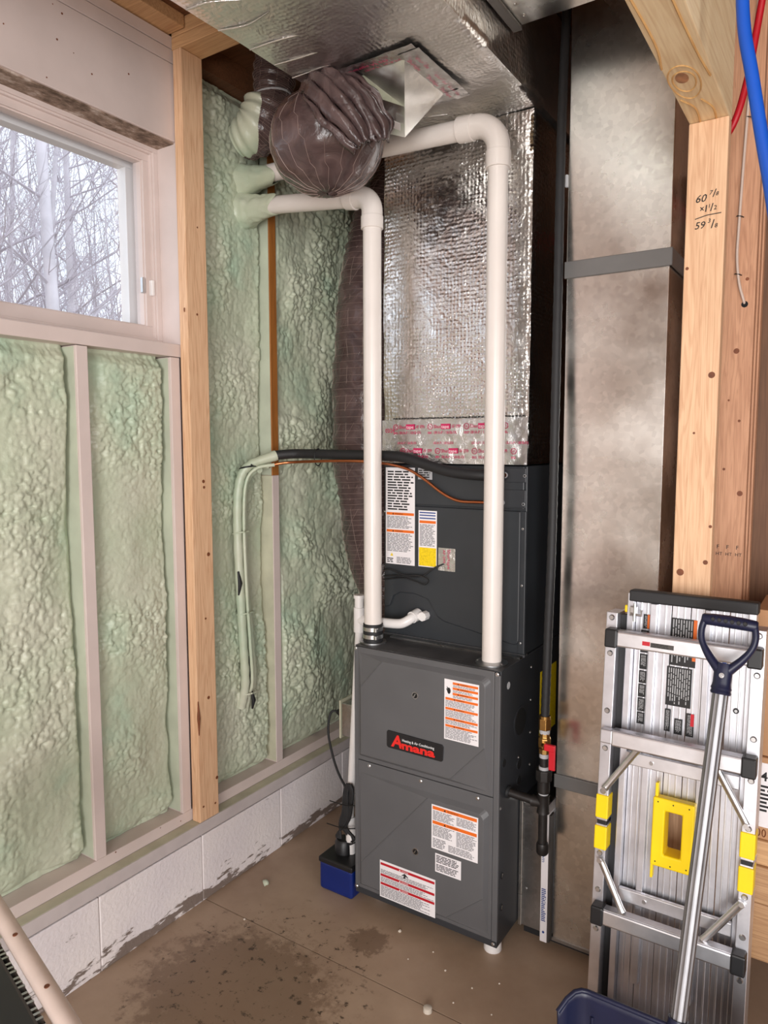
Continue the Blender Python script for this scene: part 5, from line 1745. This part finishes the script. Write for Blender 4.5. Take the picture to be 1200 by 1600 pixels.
# scooped blade
W2, HB = 0.232, 0.42
na, nb = 41, 24
A, Bv = np.meshgrid(np.linspace(-1, 1, na), np.linspace(0, 1, nb), indexing='ij')
xc = 1.592
edge = np.clip((np.abs(A) - 0.86) / 0.14, 0, 1)
zt = 0.405 - 0.030 * edge ** 2.2
Zs = 0.004 + (zt - 0.004) * Bv
Ys = 1.330 + 0.140 * Bv + 0.050 * np.sin(Bv * np.pi) ** 1.0 - 0.055 * np.clip((np.abs(A) - 0.80) / 0.20, 0, 1) ** 2
Xs = xc + W2 * A * (1 - 0.03 * (1 - Bv))
front_ = np.stack([Xs, Ys, Zs], -1)
bl = grid_mesh('blade', front_, 'navy_plastic', SH)
so = bl.modifiers.new('thickness', 'SOLIDIFY')
so.thickness = 0.005
so.offset = 0
rimp = [Vector(front_[i, nb - 1]) for i in range(na)]
MB().tube(rimp, 0.0055, 8).build('blade_rim', 'navy_plastic', SH, smooth=60)
for k in range(-3, 4):
    i = int((k / 4 + 1) / 2 * (na - 1))
    MB().tube([Vector(front_[i, j]) + Vector((0, -0.003, 0)) for j in range(2, nb - 3)], 0.004, 6).build('blade_rib', 'navy_plastic', SH, smooth=60)
MB().tube([B - ax * 0.09, B + ax * 0.02], [0.026, 0.020], 18).build('blade_socket', 'navy_plastic', SH, smooth=40)
rw = random.Random(2)
for k in range(16):
    i = rw.randint(3, na - 4)
    j = rw.randint(nb - 9, nb - 3)
    a_ = Vector(front_[i, j]) + Vector((0, -0.0032, 0))
    b_ = Vector(front_[min(na - 1, i + rw.randint(0, 1)), max(0, j - rw.randint(1, 4))]) + Vector((0, -0.0032, 0))
    MB().tube([a_, (a_ + b_) / 2, b_], [0.0004, 0.0009, 0.0004], 4).build('scuff', 'print_light', bl)

# ------------------------------------------------------------------ pipes and cable at the upper right
o = MB().tube(smooth_path([(1.612, 1.52, 2.92), (1.622, 1.50, 2.55), (1.630, 1.497, 2.36), (1.650, 1.495, 2.245), (1.682, 1.49, 2.075), (1.72, 1.485, 1.90), (1.80, 1.48, 1.72), (1.95, 1.47, 1.60)], 8), 0.0112, 16).build('water_pipe', 'blue_pipe_plastic', smooth=60)
tag(o, 'blue plastic water pipe hanging down at the upper right edge', 'pipe')
o = MB().tube(smooth_path([(1.62, 2.05, 2.92), (1.602, 2.04, 2.72), (1.585, 2.05, 2.60), (1.567, 2.05, 2.48), (1.540, 2.05, 2.385), (1.48, 2.06, 2.30), (1.452, 2.27, 2.30), (1.435, 2.42, 2.30), (1.40, 2.497, 2.30), (1.2, 2.50, 2.30), (1.05, 2.5, 2.30)], 8), 0.0085, 14).build('water_pipe', 'red_pipe_plastic', smooth=60)
tag(o, 'red plastic water pipe curving behind the timber stud', 'pipe')
cb_ = thing('electrical_cable', 'pale cable stapled to the reddish stud and entering a drilled hole', 'cable', (1.535, 2.315, 2.0))
MB().tube(smooth_path([(1.56, 2.314, 2.92), (1.548, 2.314, 2.70), (1.540, 2.314, 2.556), (1.533, 2.314, 2.37), (1.528, 2.314, 2.20), (1.527, 2.314, 2.12), (1.535, 2.314, 2.05), (1.547, 2.316, 2.005), (1.550, 2.325, 1.992)], 6), 0.0055, 10, sq=(0.7, 1)).build('sheath', 'cable_white', cb_, smooth=60)
for x, z in ((1.543, 2.50), (1.529, 2.235), (1.530, 2.075)):
    MB().tube([(x - 0.008, 2.319, z + 0.002), (x - 0.006, 2.3095, z + 0.001), (x + 0.006, 2.3095, z - 0.002), (x + 0.010, 2.319, z - 0.003)], 0.0014, 6).build('staple', 'print_black', cb_, smooth=60)
MB().tube([(1.551, 2.3198, 1.990), (1.551, 2.3192, 1.990)], 0.009, 12).build('drilled_hole', 'black_hole', cb_)

# ------------------------------------------------------------------ boxes and lumber behind the ladder
o = box('timber_crib', 'lumber', None, (1.40, 2.02, 0.245), (2.25, 2.28, 0.40), bevel=0.004)
tag(o, 'wide pale timber lying at the bottom of the stack behind the ladder', 'timber', 'timbers stacked behind the ladder')
o = box('timber_crib', 'lumber', None, (1.42, 2.02, 0.4005), (2.25, 2.27, 0.50), bevel=0.004)
tag(o, 'middle timber of the stack behind the ladder', 'timber', 'timbers stacked behind the ladder')
o = box('timber_crib', 'stud_wood_x', None, (1.44, 2.03, 0.5005), (2.25, 2.26, 0.566), bevel=0.004)
tag(o, 'reddish topmost timber of the stack behind the ladder', 'timber', 'timbers stacked behind the ladder')
for x in (1.50, 2.15):
    o = box('timber_block', 'dark_wood', None, (x, 2.06, 0.0), (x + 0.09, 2.26, 0.2448), bevel=0.004)
    tag(o, 'dark timber block under the left end of the stack' if x < 2 else 'dark timber block under the right end of the stack', 'timber', 'blocks under the timber stack')
BX = thing('cardboard_carton', 'lower cardboard carton with a white numbered label, on the stacked timber', 'box', (1.8, 2.15, 0.5665), 'cartons behind the ladder')
box('carton', 'cardboard', BX, (1.60, 2.04, 0.5665), (2.02, 2.26, 0.786), bevel=0.003)
lw = plate('shipping_label', (1.655, 2.0398, 0.600), AXM, AZ, 0.12, 0.172, 'label_white', BX)
lettering('404', (1.672, 2.0388, 0.725), AXM, AZ, 0.024, 'print_black', lw, bold=0.02)
fine_print((1.668, 2.0388, 0.640), AXM, AZ, 0.09, 0.075, 7, 'print_black', lw, 8)
MB().add([(1.664, 2.0388, 0.612), (1.674, 2.0388, 0.612), (1.669, 2.0388, 0.621)], [(0, 1, 2)]).build('mark', 'label_blue', lw)
for k in range(3):
    MB().tube([(1.66 + 0.013 * k + 0.004 * math.cos(t), 2.0392, 0.584 + 0.010 * math.sin(t)) for t in np.linspace(0, 2 * math.pi, 12)], 0.0012, 4).build('printed_mark', 'knot', BX)
BX2 = thing('cardboard_carton', 'upper plain cardboard carton above the numbered one', 'box', (1.8, 2.15, 0.7865), 'cartons behind the ladder')
box('carton', 'cardboard', BX2, (1.645, 2.05, 0.7868), (2.02, 2.27, 1.17), bevel=0.003)
box('tape', 'white_paint_stained', BX2, (1.80, 2.0494, 0.7868), (1.86, 2.0499, 1.17))
o = box('leaning_panel', 'plywood', None, (1.395, 2.52, 0.0), (2.3, 2.54, 2.44), bevel=0.002)
tag(o, 'brown wooden sheet standing behind the cartons and studs', 'panel')

# ------------------------------------------------------------------ white-edged finned unit in the lower left foreground
FU = thing('finned_unit', 'white-edged unit with a dark finned top in the bottom left corner', 'metal unit', (0.6, 0.3, 0))
e0, e1 = Vector((0.30, 0.700, 0.80)), Vector((1.10, 0.500, 0.80))
ed = (e1 - e0).normalized()
en = Vector((-ed.y, ed.x, 0))
if en.y > 0:
    en = -en
MB().tube([e0 - ed * 0.1, e1], 0.0145, 18).build('edge_tube', 'white_enamel', FU, smooth=50)
for t in (0.09, 0.47, 0.62):
    c_ = e0 + ed * t
    MB().tube([c_ + Vector((0, 0, 0.0135)) + en * 0.003, c_ + Vector((0, 0, 0.0150)) + en * 0.003], 0.004, 10).build('screw_hole', 'knot', FU)
mid = (e0 + e1) / 2
MB().obox(mid + en * 0.21 + Vector((0, 0, -0.03)), ed, en, (0, 0, 1), 0.46, 0.195, 0.015).build('core', 'black_plastic', FU, bevel=0.003)
for k in range(62):
    c_ = e0 + ed * (-0.02 + 0.0135 * k) + en * 0.21 + Vector((0, 0, -0.010))
    MB().obox(c_, ed, en, (0, 0, 1), 0.0024, 0.19, 0.006 + 0.0015 * (k % 3)).build('fin', 'galvanised_dull', FU)
MB().obox(mid + en * 0.05 + Vector((0, 0, -0.006)), ed, en, (0, 0, 1), 0.46, 0.022, 0.008).build('header_pipe', 'black_plastic', FU, bevel=0.006)
for sx in (0.0, 0.9):
    for sy in (0.03, 0.39):
        c_ = e0 + ed * (sx * 0.88) + en * sy
        MB().tube([(c_.x, c_.y, 0.0), (c_.x, c_.y, 0.765)], 0.012, 10).build('leg', 'white_enamel', FU, smooth=50)

# ------------------------------------------------------------------ bits on the floor
rb = random.Random(21)
for k, (x, y, r) in enumerate(((0.66, 1.895, 0.006), (0.80, 1.87, 0.003), (0.87, 1.82, 0.0035), (0.97, 1.80, 0.003), (1.03, 1.86, 0.003), (0.75, 1.80, 0.0025), (0.95, 1.72, 0.003), (1.06, 1.74, 0.0025), (0.19, 1.66, 0.004), (1.0, 1.66, 0.002))):
    mb = MB().tube([(x, y, 0.0), (x + r * 0.3, y, r * 0.6), (x, y + r * 0.2, r)], [r, r * 0.9, r * 0.3], 7)
    o = mb.build('foam_crumb', 'dust_white')
    tag(o, 'largest white crumb on the floor before the furnace' if k == 0 else 'tiny white crumb lying on the brown floor', 'debris', 'white crumbs on the floor')
o = MB().tube([(0.112, 1.845, 0.0), (0.118, 1.85, 0.004), (0.125, 1.848, 0.0065)], [0.016, 0.012, 0.004], 8).build('foam_scrap', 'spray_foam', smooth=70)
tag(o, 'pale green scrap of foam on the floor by the white wall', 'debris')
o = MB().tube([(0.904, 1.653, 0.0), (0.904, 1.653, 0.012), (0.904, 1.653, 0.014)], [0.013, 0.0125, 0.010], 20).build('pipe_cap', 'clear_cap', smooth=40)
tag(o, 'small translucent cap on the floor beside the joint line', 'cap')
